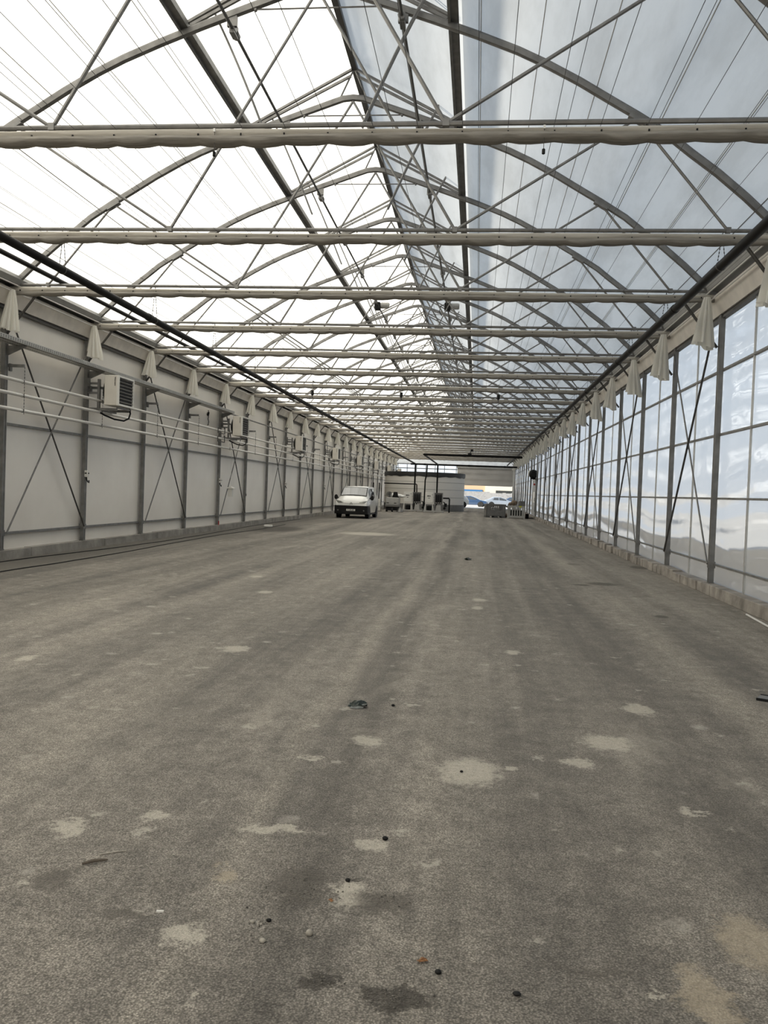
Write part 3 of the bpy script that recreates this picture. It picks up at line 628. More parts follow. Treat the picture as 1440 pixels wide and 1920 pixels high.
# ------------------------------------------------------------------ big black pipes with chains
def pipe(name, pts, r, label, m=BLKPIPE, group=None, sleeves=(), chains=()):
    mb = MB(); mb.path(pts, r, 14); o = tag(obj(name, mb, m), label, 'pipe', group)
    a, b = Vector(pts[0]), Vector(pts[-1]); d = (b - a).normalized()
    for s_ in sleeves:
        c = a + d * s_; mb = MB(); mb.path([c - d * .09, c - d * .085, c + d * .085, c + d * .09], [r * 1.0, r * 1.13, r * 1.13, r * 1.0], 14); obj('sleeve', mb, m, o)
    for y_, zt in chains:
        f = (y_ - a.y) / (b.y - a.y); c = a + (b - a) * f; mb = MB(); n = max(3, int((zt - c.z) / .03))
        mb.lathe([(r + .006, -.012), (r + .006, .012)], c, 'y', 12)
        for i in range(n):
            z0 = c.z + r + (zt - c.z - r) * i / n; z1 = c.z + r + (zt - c.z - r) * (i + 1) / n
            mb.bar((c.x + (.05 * (1 - i / n)), y_, z0), (c.x + (.05 * (1 - (i + 1) / n)), y_, z1), .014 if i % 2 else .004, .004 if i % 2 else .014)
            mb.bar((c.x - (.05 * (1 - i / n)), y_, z0), (c.x - (.05 * (1 - (i + 1) / n)), y_, z1), .014 if i % 2 else .004, .004 if i % 2 else .014)
        mb.bar((c.x, y_ + .004, zt), (c.x, y_ - .05, zt), .008, .008, (1, 0, 0)); obj('hanger_chain', mb, DARKST, o)
    return o
pipe('black_pipe', [(-6.98, -6.0, 5.24), (-5.38, 71.9, 4.10)], .066, 'long thick black pipe hung on chains nearer the white panel wall', sleeves=[10 + 6 * i for i in range(11)],
     chains=[(yk(k) + .08, 5.56) for k in range(-2, 15)])
pipe('black_pipe', [(-8.50, -6.0, 5.66), (-8.50, 45.0, 5.66)], .048, 'thinner black pipe resting on the trusses beside the white panel wall', sleeves=[10 + 6 * i for i in range(7)])
pipe('black_pipe', [(3.36, -6.0, 5.10), (3.36, YE - .6, 5.10)], .070, 'long thick black pipe hung on chains along the film wall', sleeves=[9.5 + 6 * i for i in range(15)], chains=[(yk(k) + .08, 5.56) for k in range(-2, 23)])
pipe('black_pipe', [(-5.75, 72.0, 4.06), (3.30, 72.0, 4.06)], .075, 'black pipe crossing the hall in front of the roller door', sleeves=(1.2, 5, 8))
pipe('black_pipe', [(-3.45, 53.5, 4.08), (2.75, 53.5, 4.08)], .075, 'black pipe crossing high in mid hall with a valve on it', sleeves=(2.6,))
pipe('black_pipe', [(-3.45, 53.5, 4.08), (-3.42, 72.0, 4.08)], .06, 'black pipe running lengthwise between the two crossing pipes')
# white pipes along the panel wall, hung from brackets on the posts
for z, nm in ((3.64, 'uppermost'), (3.36, 'middle'), (3.05, 'lowest')):
    mb = MB(); mb.path([(L + .33, YA, z), (L + .33, YE - 6, z)], .036, 12); tag(obj('white_pipe', mb, WHPIPE), '%s of the three white pipes along the white panel wall' % nm, 'pipe', 'white pipes on the panel wall')
def hanger():
    t = thing('pipe_hanger', '', 'pipe hanger', (0, 0, 0), 0, 'hangers carrying the white pipes')
    mb = MB(); mb.box(.02, .36, -.02, .02, 3.93, 3.99); mb.box(.04, .08, -.04, .04, 3.85, 4.0); obj('arm', mb, GALVD, t, smooth=False)
    mb = MB(); n = 15
    for i in range(n):
        z0 = 3.94 - i * (.98 / n); mb.bar((.33 + .042, 0, z0), (.33 + .042, 0, z0 - .05), .006 if i % 2 else .012, .012 if i % 2 else .006)
    obj('chain', mb, DARKST, t, smooth=False)
    mb = MB()
    for z in (3.64, 3.36, 3.05): mb.lathe([(.040, -.012), (.040, .012)], (.33, 0, z), 'y', 12)
    obj('pipe_clip', mb, GALV, t); return t
H0 = hanger(); hs = [k for k in range(0, 22)]
for i, k in enumerate(hs):
    lb = 'steel bracket and chain holding the white pipes, %s from the camera end' % nth(i + 1)
    if i == 0: H0.location = (L, yk(k) + .12, 0); H0['label'] = lb
    else: dup(H0, (L, yk(k) + .12, 0), lb)
# two small U brackets and a hook between the first heaters
for i, z in enumerate((3.58, 3.28)):
    mb = MB(); mb.path([(.42, -.45, z + .13), (.42, -.45, z - .05), (.42, .35, z - .05), (.42, .35, z + .13)], .016, 6); mb.path([(.42, .35, z + .13), (.40, .35, z + .2)], .03, 6)
    tag(obj('clamp_bracket', mb, DARKST, None, (L, yk(4) - 1.1, 0)), 'dark U shaped clamp on the %s white pipe before the second heater' % ('uppermost' if i == 0 else 'middle'), 'clamp', 'U clamps on the white pipes')
mb = MB(); mb.path([(0, 0, .28), (0, .05, .22), (0, -.04, .12), (0, .05, .04), (0, 0, -.02), (0, .08, -.12), (0, .04, -.24), (0, -.03, -.25)], .014, 6); mb.path([(0, .03, .2), (0, -.03, .1)], .04, 6)
tag(obj('coiled_cord', mb, BLACK, None, (L - .04, yk(4) - 1.3, 4.05)), 'small coil of dark cord hung on the white wall before the second heater', 'cord')

# cable tray with brackets, then a plain conduit
tr = thing('cable_tray', 'perforated grey cable tray on brackets high along the white panel wall', 'cable tray', (L, 0, 0))
mb = MB(); ya, yb = YA, yk(4) + .25; x0, x1, z0 = .15, .47, 4.36
mb.box(x0, x1, ya, yb, z0, z0 + .006); mb.box(x0, x0 + .006, ya, yb, z0, z0 + .09); mb.box(x1 - .006, x1, ya, yb, z0, z0 + .09)
obj('tray_channel', mb, ALU, tr, smooth=False)
mb = MB(); y = 13.5
while y < yb - .1:
    for z in (z0 + .03, z0 + .06): mb.box(x1 - .001, x1 + .002, y, y + .045, z - .006, z + .006)
    for x in (x0 + .10, x0 + .26): mb.box(x - .012, x + .012, y, y + .05, z0 - .002, z0 + .001)
    y += .085
o = obj('perforation', mb, BLACK, tr, smooth=False); o['kind'] = 'stuff'
for k in range(0, 5):
    mb = MB(); mb.prism([(.03, z0 - .20), (.06, z0 - .20), (.45, z0 - .02), (.45, z0 - .002), (.03, z0 - .002)], 'y', yk(k) + .02, yk(k) + .045); obj('bracket', mb, GALVD, tr, smooth=False)
mb = MB(); mb.path([(L + .17, yb - .2, 4.40), (L + .17, YE - 8, 4.34)], .03, 8); tag(obj('conduit', mb, GALV), 'grey conduit continuing from the cable tray along the white panel wall', 'conduit')
for i, (dx, z) in enumerate(((.30, 5.53), (.24, 5.40))):
    for sg, XW, wn in ((-1, L, 'white panel wall'), (1, R, 'film wall')):
        mb = MB(); mb.path([(XW - sg * dx, YA, z), (XW - sg * dx, YE - .3, z)], .014, 6); tag(obj('eaves_tube', mb, WHPIPE), 'thin pale tube under the gutter of the %s, %s one' % (wn, ('upper', 'lower')[i]), 'tube', 'thin tubes under the gutters')

# ------------------------------------------------------------------ air heaters on every third post
def heater():
    t = thing('air_heater', '', 'heater', (0, 0, 0), 0, 'air heaters on the white panel wall')
    # local: x away from wall, y along wall (0 = post), z height
    mb = MB(); x0, x1, y0, y1, z0, z1 = .53, .88, -.16, .76, 3.52, 4.25
    mb.box(x0, x1 - .02, y0, y1, z0, z1); hs_ = obj('housing', mb, CREAM, t, bevel=.015)
    mb = MB(); b = .045
    mb.box(x1 - .03, x1 + .02, y0, y1, z1 - b, z1); mb.box(x1 - .03, x1 + .02, y0, y1, z0, z0 + b); mb.box(x1 - .03, x1 + .02, y0, y0 + b, z0 + b, z1 - b); mb.box(x1 - .03, x1 + .02, y1 - b, y1, z0 + b, z1 - b)
    obj('front_frame', mb, WHITE, t, smooth=False)
    mb = MB(); mb.box(x1 - .022, x1 - .016, y0 + b, y1 - b, z0 + b, z1 - b); gr = obj('louver_grille', mb, BLACK, t, smooth=False)
    mb = MB(); n = 8
    for i in range(n):
        z = z0 + b + (z1 - z0 - 2 * b) * (i + .6) / n; mb.bar((x1 - .012, y0 + b, z), (x1 - .012, y1 - b, z), .05, .008, (1, 0, .55))
    obj('louver_blade', mb, GALVD, gr, smooth=False)
    mb = MB(); mb.lathe([(.27, .0), (.30, -.02), (.26, -.10), (.15, -.15), (.06, -.17), (0, -.17)], (x0, .30, 3.88), 'x', 24); fan = obj('fan_cowl', mb, DGREY, t)
    mb = MB()
    for r in (.10, .16, .22, .285): mb.lathe([(r, -.125 if r < .2 else -.07), (r + .008, -.125 if r < .2 else -.07)], (x0 - .04, .30, 3.88), 'x', 24)
    obj('guard_ring', mb, GALVD, fan)
    br = MB()
    br.box(.03, .34, -.03, .01, 4.03, 4.08); br.box(.03, .34, -.03, .01, 3.80, 3.85); br.box(.30, .36, -.04, .03, 3.42, 4.16); br.box(.03, .80, -.03, .03, 3.40, 3.46); br.box(.40, .46, .0, .74, 3.38, 3.42); br.box(.78, .84, .0, .74, 3.46, 3.50); br.box(.30, .80, .66, .72, 3.42, 3.48)
    br.box(.05, .12, -.08, -.03, 3.98, 4.18)
    obj('wall_bracket', br, GALVD, t, smooth=False)
    mb = MB(); mb.path([(.82, .68, 3.52), (.83, .72, 3.40), (.81, .68, 3.27), (.74, .55, 3.20), (.58, .35, 3.22), (.42, .12, 3.30), (.34, .02, 3.36)], .022, 8); obj('hose', mb, BLACK, t)
    me = text_mesh('lettering', 'Winterwarm', .040, .002, BLACK, .0012)
    l_ = link('lettering', me, t, (x1 - .075, y0 - .003, 4.10)); l_.rotation_euler = (PI/2, -PI/2 + PI, 0)
    return t
def sw():
    t = thing('switch_box', '', 'switch', (0, 0, 0), 0, 'switches on the posts')
    mb = MB(); mb.cbox(.085, -.03, 1.84, .08, .10, .165); obj('box', mb, WHITE, t, bevel=.012)
    mb = MB(); mb.cbox(.085, -.085, 1.85, .045, .02, .03); mb.cbox(.13, -.03, 1.85, .02, .03, .03); obj('rotary_knob', mb, BLACK, t, smooth=False)
    mb = MB(); mb.path([(.085, -.05, 1.76), (.09, -.05, 1.70), (.10, 0.0, 1.64), (.10, .07, 1.62), (.09, .08, 1.68)], .013, 6); mb.path([(.07, -.01, 1.76), (.075, 0, 1.68)], .012, 6); obj('cable', mb, BLACK, t)
    return t
A0, S0 = heater(), sw(); hk = [1, 4, 7, 10, 13, 16, 19, 22]
for i, k in enumerate(hk):
    la = 'cream louvred air heater on the white panel wall, %s from the camera' % nth(i + 1); ls = 'small white switch box on the post under the %s heater' % nth(i + 1)
    if i == 0: A0.location = (L, yk(k), 0); A0['label'] = la; S0.location = (L, yk(k), 0); S0['label'] = ls
    else:
        dup(A0, (L, yk(k), 0), la)
        if i < 6: dup(S0, (L, yk(k), 0), ls)
# insect trap hanging by a string, black drop cable, red mark
t = thing('insect_trap', 'white square lidded trap hung on a string before the white wall', 'insect trap', (L + .33, yk(4) + .5, 0))
mb = MB(); mb.cbox(0, 0, 1.40, .17, .17, .30); obj('box', mb, WHITE, t, bevel=.008)
mb = MB(); mb.prism([(-.14, 1.57), (.14, 1.57), (.02, 1.63), (-.02, 1.63)], 'y', -.13, .13); mb.cbox(0, 0, 1.56, .29, .27, .02); obj('lid', mb, WHITE, t, smooth=False)
mb = MB(); mb.path([(0, 0, 1.62), (0, 0, 3.02)], .005, 5); obj('string', mb, WHPIPE, t)
mb = MB(); mb.path([(L + .03, yk(5) + .08, 4.4), (L + .03, yk(5) + .08, 1.35)], .02, 6); mb.path([(L + .03, yk(5) + .08, 1.35), (L + .03, yk(5) + .08, 1.25)], .035, 6)
tag(obj('drop_cable', mb, BLACK), 'black cable hanging straight down the sixth post of the white wall', 'cable')
mb = MB(); mb.path([(L + .06, yk(4), .17), (L + .06, yk(4), .33)], .02, 6); tag(obj('red_marker', mb, RED), 'small red marker at the foot of the fifth white wall post', 'marker')

# hanging nozzles, sensors
def nozzle():
    t = thing('fog_nozzle', '', 'nozzle', (0, 0, 0), 0, 'fog nozzles under the fifth tie')
    mb = MB(); mb.path([(0, 0, 5.60), (0, 0, 5.28)], .012, 6); mb.box(-.02, .02, -.02, .19, 5.59, 5.61); obj('drop_rod', mb, GALV, t)
    mb = MB(); mb.lathe([(.045, 5.26), (.055, 5.24), (.055, 5.10), (.04, 5.08)], (0, 0, 0), 'z', 12); obj('valve_body', mb, BLACK, t)
    mb = MB(); mb.path([(0, 0, 5.08), (0, 0, 4.96)], .02, 8); mb.bar((-.2, 0, 4.95), (.2, 0, 4.95), .05, .02); mb.bar((-.22, 0, 4.99), (-.14, 0, 4.95), .04, .02); mb.bar((.22, 0, 4.99), (.14, 0, 4.95), .04, .02); obj('spray_head', mb, DGREY, t, smooth=False)
    return t
N0 = nozzle(); ny = yk(4) - .21
for i, x in enumerate((-6.12, -2.86, .62)):
    lb = ('black fog nozzle hung from a tie, between the white wall and the thick pipe', 'black fog nozzle hung from a tie near mid hall', 'black fog nozzle hung from a tie toward the film wall')[i]
    if i == 0: N0.location = (x, ny, 0); N0['label'] = lb
    else: dup(N0, (x, ny, 0), lb)
for i, x in enumerate((-2.94, .54)):
    t = thing('hanging_sensor', 'tiny black plug dangling under the first shade screen on the %s slope side' % ('bright', 'grey')[i], 'sensor', (x, yk(-2) - .12, 0), 0, 'plugs under the first screen')
    mb = MB(); mb.path([(0, 0, 5.48), (0, 0, 5.25)], .0035, 5); obj('cord', mb, DARKST, t)
    mb = MB(); mb.lathe([(.012, 5.255), (.017, 5.25), (.017, 5.205), (.010, 5.20)], (0, 0, 0), 'z', 10); obj('plug', mb, BLACK, t)
    mb = MB(); mb.cbox(0, -.01, 5.475, .022, .02, .035); obj('clip', mb, WHITE, t, smooth=False)

# ------------------------------------------------------------------ vehicles
def body_half(st, x_off=0):
    y, w_, zb, belt, wt, zte, zt = st
    return [(0, zb), (w_ * .85, zb), (w_ * .97, zb + .08), (w_, zb + .30 if zb + .3 < belt - .15 else belt - .2), (w_ * 1.0, belt - .12), (w_ * .99, belt - .03), (w_ * .965, belt + .02),
            ((wt + w_ * .965) / 2 + .01, (belt + .02 + zte - .06) / 2), (wt, zte - .05), (wt * .94, zte), (wt * .6, zt - .012), (0, zt)]
def lerp_st(sts, y):
    for a, b in zip(sts, sts[1:]):
        if a[0] <= y <= b[0]:
            f = (y - a[0]) / (b[0] - a[0]); return tuple(p + (q - p) * f for p, q in zip(a, b))
    return sts[-1]
def body_mesh(name, sts, m):
    rows = []
    for st in sts:
        h = body_half(st); rows.append([(x, st[0], z) for x, z in h] + [(-x, st[0], z) for x, z in h[-2:0:-1]])
    n = len(rows[0]); mb = MB(); mb.add([p for r in rows for p in r], [(i*n+k, (i+1)*n+k, (i+1)*n+(k+1) % n, i*n+(k+1) % n) for i in range(len(rows)-1) for k in range(n)] + [tuple(range(n)), tuple((len(rows)-1)*n+k for k in range(n))[::-1]])
    return mb.mesh(name, m, ang=40)
def glass_side(sts, ya, yb, sg, lo=.05, hi=.9, off=.012):
    rows = []
    for i in range(5):
        y = ya + (yb - ya) * i / 4; h = body_half(lerp_st(sts, y)); a, b, c = Vector(h[6]), Vector(h[7]), Vector(h[8])
        def at(f): return a + (b - a) * (f * 2) if f < .5 else b + (c - b) * (f * 2 - 1)
        rows.append([(sg * (at(lo + (hi - lo) * j / 4).x + off), y, at(lo + (hi - lo) * j / 4).y) for j in range(5)])
    mb = MB(); mb.grid(rows); return mb
def wheel(parent, x, y, r, wd, sg):
    mb = MB(); mb.lathe([(r * .62, -wd/2), (r * .92, -wd/2), (r, -wd/2 + .03), (r, wd/2 - .03), (r * .92, wd/2), (r * .62, wd/2)], (x, y, r), 'x', 28); wl = obj('wheel', mb, RUBBER, parent)
    mb = MB(); mb.lathe([(0, sg * (wd/2 - .05)), (r * .2, sg * (wd/2 - .02)), (r * .6, sg * (wd/2 - .04)), (r * .64, sg * wd/2)], (x, y, r), 'x', 20); obj('hub', mb, GALV, wl)
VST = [(0.00, .84, .36, .62, .66, .74, .78), (.03, .90, .28, .84, .76, .93, .96), (.11, .925, .25, .96, .80, 1.03, 1.07), (.34, .95, .25, 1.06, .82, 1.15, 1.19), (.80, .955, .24, 1.12, .81, 1.27, 1.32),
       (1.15, .96, .24, 1.15, .78, 1.52, 1.555), (1.55, .96, .24, 1.16, .745, 1.80, 1.835), (1.9, .96, .24, 1.16, .74, 1.865, 1.895), (3.2, .96, .24, 1.16, .74, 1.88, 1.91), (4.5, .955, .26, 1.16, .73, 1.86, 1.895), (4.85, .94, .32, 1.15, .70, 1.80, 1.84), (4.95, .90, .42, 1.1, .66, 1.66, 1.70)]
van = thing('van', 'white delivery van with black front bumper parked beside the white panel wall', 'van', (-7.25, 48.35, 0), math.radians(-1.0))
link('body', body_mesh('body', VST, VANW), van)
mb = MB(); pl_ = []
for i in range(17):
    x = -.965 + 1.93 * i / 16; pl_.append((x, -.05 + .055 * abs(x / .965) ** 6))
pl_ += [(.985, .10), (.985, .52), (.93, .52), (.93, .3), (-.93, .3), (-.93, .52), (-.985, .52), (-.985, .10)]
mb.prism(pl_, 'z', .26, .75); bump_ = obj('bumper', mb, BLACK, van, bevel=.02)
mb = MB(); mb.box(-.26, .26, -.068, -.05, .44, .55); npl = obj('number_plate', mb, WHITE, van, smooth=False)
t_ = link('plate_lettering', text_mesh('plate_lettering', 'FT-305-MC', .09, .001, BLACK, .003), npl, (0, -.071, .495)); t_.rotation_euler = (PI/2, 0, 0)
for sg in (-1, 1):
    mb = MB(); mb.lathe([(.0, -.015), (.035, -.012), (.045, 0)], (sg * .76, -.04, .47), 'y', 14); obj('fog_lamp', mb, LAMPG, van)
    rows = []
    for i in range(7):
        f = i / 6; x = .46 + .46 * f; y = .002 + .13 * f ** 3; zc = .935 + .03 * f; hh = .03 + .055 * f ** .8
        rows.append([(sg * x, y - .005, zc - hh), (sg * x, y + .008, zc), (sg * x * .99, y + .03 + .06 * f, zc + hh)])
    mb = MB(); mb.grid(rows); obj('headlamp', mb, LAMPG, van)
    mb = MB(); mb.path([(sg * .12, -.002, .90), (sg * .30, .002, .91), (sg * .50, .008, .925)], .011, 6); obj('grille_bar', mb, CHROME, van)
    mb = MB(); mb.lathe([(.0, -.06), (.10, -.05), (.12, 0), (.10, .06), (0, .07)], (0, 0, 0), 'y', 14)
    mr = obj('mirror', mb, BLACK, van, (sg * 1.08, 1.02, 1.22)); mr.scale = (.95, .9, 1.25)
    mb = MB(); mb.path([(sg * .92, 1.06, 1.18), (sg * 1.06, 1.03, 1.2)], .03, 8); obj('mirror_arm', mb, BLACK, van)
    obj('side_window', glass_side(VST, 1.30, 2.18, sg, .06, .9), GLASS, van); obj('side_window', glass_side(VST, 2.32, 3.3, sg, .06, .9), GLASS, van)
    mb = MB(); mb.bar((sg * .975, 2.0, 1.02), (sg * .975, 2.2, 1.02), .03, .03); obj('door_handle', mb, BLACK, van)
    for y in (.90, 3.95):
        mb = MB(); mb.lathe([(.36, -.006), (.405, .006)], (sg * .958, y, .34), 'x', 28); obj('wheel_arch', mb, BLACK, van); wheel(van, sg * .85, y, .335, .235, sg)
    mb = MB(); mb.bar((sg * .955, 1.3, .30), (sg * .955, 3.55, .30), .03, .12); obj('sill', mb, BLACK, van)
# windscreen with black border, wipers, chevron emblem, antenna
def screen(y0, y1, dz, shrink, name, m):
    rows = []
    for i in range(7):
        y = y0 + (y1 - y0) * i / 6; st = lerp_st(VST, y); wt, zte, zt = st[4], st[5], st[6]
        rows.append([(f * wt * shrink, y - dz * .6, (zt + dz - (zt - zte) * (abs(f) ** 2.2))) for f in (-1, -.75, -.45, 0, .45, .75, 1)])
    mb = MB(); mb.grid(rows); return obj(name, mb, m, van)
screen(.82, 1.58, .012, .98, 'windscreen_border', BLACK); screen(.87, 1.50, .022, .92, 'windscreen', GLASS)
mb = MB(); mb.path([(-.55, .83, 1.335), (.25, .81, 1.345)], .010, 5); mb.path([(.0, .81, 1.34), (.62, .84, 1.335)], .010, 5); obj('wiper', mb, BLACK, van)
mb = MB()
for dz in (0, .055): mb.bar((-.09, -.004, .82 + dz), (0, -.004, .88 + dz), .014, .03); mb.bar((.09, -.004, .82 + dz), (0, -.004, .88 + dz), .014, .03)
obj('emblem', mb, CHROME, van, smooth=False)
mb = MB(); mb.path([(0, 1.75, 1.85), (.0, 1.86, 2.05)], .008, 5); obj('antenna', mb, BLACK, van)
mb = MB(); mb.box(-.94, .94, .6, 4.6, .22, .30); obj('underbody', mb, BLACK, van, smooth=False)

def car(label, loc, rz, paint, h=1.0, tall=False):
    if tall: st = [(0, .72, .42, .66, .6, .72, .74), (.1, .86, .32, .84, .75, .90, .92), (.9, .92, .30, .98, .78, 1.06, 1.09), (1.35, .92, .30, 1.0, .70, 1.28, 1.30), (2.0, .92, .30, 1.0, .62, 1.58, 1.61), (3.2, .92, .30, 1.02, .62, 1.58, 1.61), (3.9, .91, .32, 1.02, .60, 1.42, 1.45), (4.25, .88, .36, .96, .62, 1.06, 1.08), (4.4, .80, .44, .80, .60, .86, .88)]
    else: st = [(0, .70, .36, .55, .6, .62, .64), (.12, .84, .26, .70, .72, .76, .78), (1.0, .88, .22, .86, .74, .92, .95), (1.6, .88, .22, .88, .62, 1.18, 1.2), (2.2, .88, .22, .88, .56, 1.40, 1.42), (3.1, .88, .22, .90, .56, 1.38, 1.40), (3.8, .87, .24, .90, .62, 1.02, 1.05), (4.2, .84, .30, .84, .64, .92, .94), (4.35, .76, .40, .66, .56, .72, .74)]
    t = thing('car', label, 'car', loc, rz, 'cars outside the roller door'); link('body', body_mesh('body', st, paint), t)
    for sg in (-1, 1):
        obj('side_window', glass_side(st, 1.45, 2.4, sg, .1, .9), GLASS, t); obj('side_window', glass_side(st, 2.5, 3.6, sg, .1, .9), GLASS, t)
        for y in (.85, 3.72 if tall else 3.45):
            mb = MB(); mb.lathe([(.33, -.006), (.40, .006)], (sg * (.915 if tall else .88), y, .34), 'x', 24); obj('wheel_arch', mb, BLACK, t); wheel(t, sg * (.82 if tall else .79), y, .33, .22, sg)
    rows = []
    for i in range(5):
        y = (1.02 if tall else 1.12) + .88 * i / 4; s_ = lerp_st(st, y); rows.append([(f * s_[4] * .88, y - .01, s_[6] + .012 - (s_[6] - s_[5]) * abs(f) ** 2) for f in (-1, -.5, 0, .5, 1)])
    mb = MB(); mb.grid(rows); obj('windscreen', mb, GLASS, t); return t
car('white hatchback outside, half hidden by the round tank', (-5.35, 103.8, -.02), -PI/2, VANW, tall=True)
car('blue car outside beside the white hatchback', (1.45, 113.0, -.02), PI/2 - .1, BLUECAR)
car('pale blue car outside behind the dark crate', (5.3, 116.0, -.02), PI/2 + .15, PALECAR)
car('blue car outside against the stone wall, behind the crates', (7.9, 124.0, -.02), PI/2 - .05, BLUECAR)

# ------------------------------------------------------------------ buildings outside
b = thing('building', 'apricot and white building behind the stone wall with dark window strip', 'building', (0, 151, 0))
mb = MB(); mb.box(-14, 1.4, 0, 8, 0, 4.3); obj('wall', mb, ORANGE, b, smooth=False)['label'] = 'apricot wall'
mb = MB(); mb.box(1.4, 22, -.3, 8, 0, 4.3); obj('wall', mb, OFFW, b, smooth=False)['label'] = 'off white wall'
mb = MB(); mb.box(-12, .95, -.12, 0, 1.95, 2.45); obj('blue_band', mb, BLUEP, b, smooth=False)
mb = MB(); mb.box(3.3, 9.2, -.36, -.28, 1.75, 2.42); wn = obj('window', mb, DKWIN, b, smooth=False)
mb = MB()
for x in (4.5, 6.0, 7.6): mb.box(x, x + .6, -.38, -.35, 1.8, 2.02)
obj('window_sticker', mb, LGREY, wn, smooth=False)
mb = MB(); mb.box(-20, 22, 146, 146.5, 0, 1.95); mb.box(-20, 2.2, 146, 146.5, 1.95, 2.12); tag(obj('stone_wall', mb, STONE, smooth=False), 'grey rubble stone wall outside in front of the building', 'wall', kind='thing')

# ------------------------------------------------------------------ round water tank
tk = thing('water_tank', 'large round corrugated steel tank with black liner rim at the far end', 'tank', (-4.95, 79.3, 0))
rt = 3.75; prof = [(rt, .55)]
mb = MB(); mb.lathe([(rt, .55), (rt, 3.42)], (0, 0, 0), 'z', 64); obj('shell', mb, TANKM, tk)
mb = MB(); mb.lathe([(rt + .03, 0), (rt + .03, .58), (rt, .60)], (0, 0, 0), 'z', 64); obj('base_band', mb, MGREY, tk)
mb = MB(); n = 64; rows = []
for j, (dr, z) in enumerate(((.03, 3.08), (.05, 3.1), (.06, 3.4), (.03, 3.5), (-.10, 3.48))):
    rows.append([((rt + dr + .015 * math.sin(i * 2.7)) * math.cos(2*PI*i/n), (rt + dr + .015 * math.sin(i * 2.7)) * math.sin(2*PI*i/n), z + (.035 * math.sin(i * 1.9) + .02 * math.sin(i * .7) if j < 2 else 0)) for i in range(n + 1)])
mb.grid(rows); obj('liner_rim', mb, LINER, tk)
mb = MB()
for z in (1.25, 1.95, 2.6): mb.lathe([(rt + .004, z - .012), (rt + .012, z), (rt + .004, z + .012)], (0, 0, 0), 'z', 64)
obj('seam', mb, MGREY, tk)
# ------------------------------------------------------------------ two dosing machines on skids
def doser(label, x, y):
    t = thing('dosing_unit', label, 'dosing unit', (x, y, 0), 0, 'dosing units before the tank')
    mb = MB(); mb.box(-.15, 1.55, -.45, -.37, .06, .16); mb.box(-.15, 1.55, .37, .45, .06, .16)
    for xx in (-.1, .7, 1.5): mb.box(xx - .04, xx + .04, -.4, .4, .06, .14); mb.box(xx - .05, xx + .05, -.43, .43, 0, .06)
    obj('skid', mb, LGREY, t, smooth=False)
    mb = MB(); mb.box(-.02, .66, -.42, -.08, .82, 1.66); cb = obj('cabinet', mb, WHITE, t, bevel=.015)
    mb = MB(); mb.box(.16, .34, -.428, -.42, 1.32, 1.42); mb.box(.36, .44, -.428, -.42, 1.32, 1.42); mb.box(.24, .38, -.428, -.42, 1.17, 1.22); obj('control_display', mb, DGREY, cb, smooth=False)
    mb = MB(); mb.box(.57, .60, -.435, -.42, 1.44, 1.56); obj('latch', mb, BLACK, cb, smooth=False)
    for xx in (.0, .60):
        mb = MB(); mb.box(xx, xx + .05, -.40, -.34, .14, .82); mb.bar((xx + .025, -.37, .70), (xx + (-.08 if xx < .3 else .13), -.37, .14), .04, .04); obj('leg', mb, WHITE, t, smooth=False)
    mb = MB(); mb.lathe([(.20, .16), (.22, .2), (.22, .52), (.14, .58)], (.33, .0, 0), 'z', 18); obj('fertiliser_drum', mb, BLACK, t)
    mb = MB(); mb.box(.80, 1.40, -.26, -.20, .70, 1.62); pn = obj('back_panel', mb, DGREY, t, smooth=False)
    mb = MB()
    for i in range(3): mb.lathe([(.05, .86), (.065, .9), (.065, 1.45), (.04, 1.5)], (.92 + .18 * i, -.32, 0), 'z', 12)
    obj('injector', mb, BLACK, pn)
    mb = MB()
    for i in range(3): mb.lathe([(.025, .80), (.035, .82), (.02, .87)], (.92 + .18 * i, -.34, 0), 'z', 10)
    obj('valve_tip', mb, WHITE, pn)
    mb = MB(); mb.box(.74, 1.46, -.30, -.22, 1.60, 1.66); mb.box(.74, .79, -.30, -.22, .14, 1.6); mb.box(1.41, 1.46, -.30, -.22, .14, 1.6); obj('frame', mb, GALV, t, smooth=False)
    mb = MB(); mb.prism([(.88, .16), (1.36, .16), (1.30, .62), (.94, .62)], 'y', -.40, -.05); obj('mixing_box', mb, LGREY, t, bevel=.02)
    mb = MB(); mb.lathe([(.09, -.2), (.11, -.18), (.11, .12), (.07, .16)], (1.62, -.1, .38), 'y', 14); mb.path([(1.62, -.1, .48), (1.62, -.1, .85), (1.48, -.1, .9)], .05, 8); mb.lathe([(.06, .5), (.09, .55), (.09, .75), (.05, .8)], (1.72, .05, 0), 'z', 12); obj('pump', mb, BLACK, t)
    return t
doser('white cabinet dosing unit on a skid, nearer the white panel wall', -6.12, 71.2)
doser('white cabinet dosing unit on a skid, nearer the roller door', -4.28, 70.6)
pipe('black_pipe', [(-5.33, 71.9, 4.10), (-5.33, 71.9, .01)], .07, 'black upright pipe down to the first dosing unit')
pipe('black_pipe', [(-3.42, 72.0, 4.08), (-3.42, 72.0, .01)], .07, 'black upright pipe down to the second dosing unit')
pipe('black_pipe', [(-4.32, 71.95, 4.06), (-4.35, 71.95, 3.15), (-4.45, 71.95, 2.7), (-4.48, 71.95, .01)], .06, 'black upright pipe between the two dosing units')
pipe('black_pipe', [(-7.85, 70.9, 2.33), (-5.12, 70.9, 2.33), (-5.08, 70.9, 2.28), (-5.08, 71.3, 1.4), (-5.08, 71.3, .01)], .05, 'black pipe bent from the white wall across to the first dosing unit')
pipe('black_pipe', [(-2.85, 71.4, 1.22), (-2.35, 71.4, 1.22), (-2.30, 71.4, 1.15), (-2.30, 71.4, .5), (-2.30, 71.4, .01)], .06, 'black looped pipe at the side of the second dosing unit')
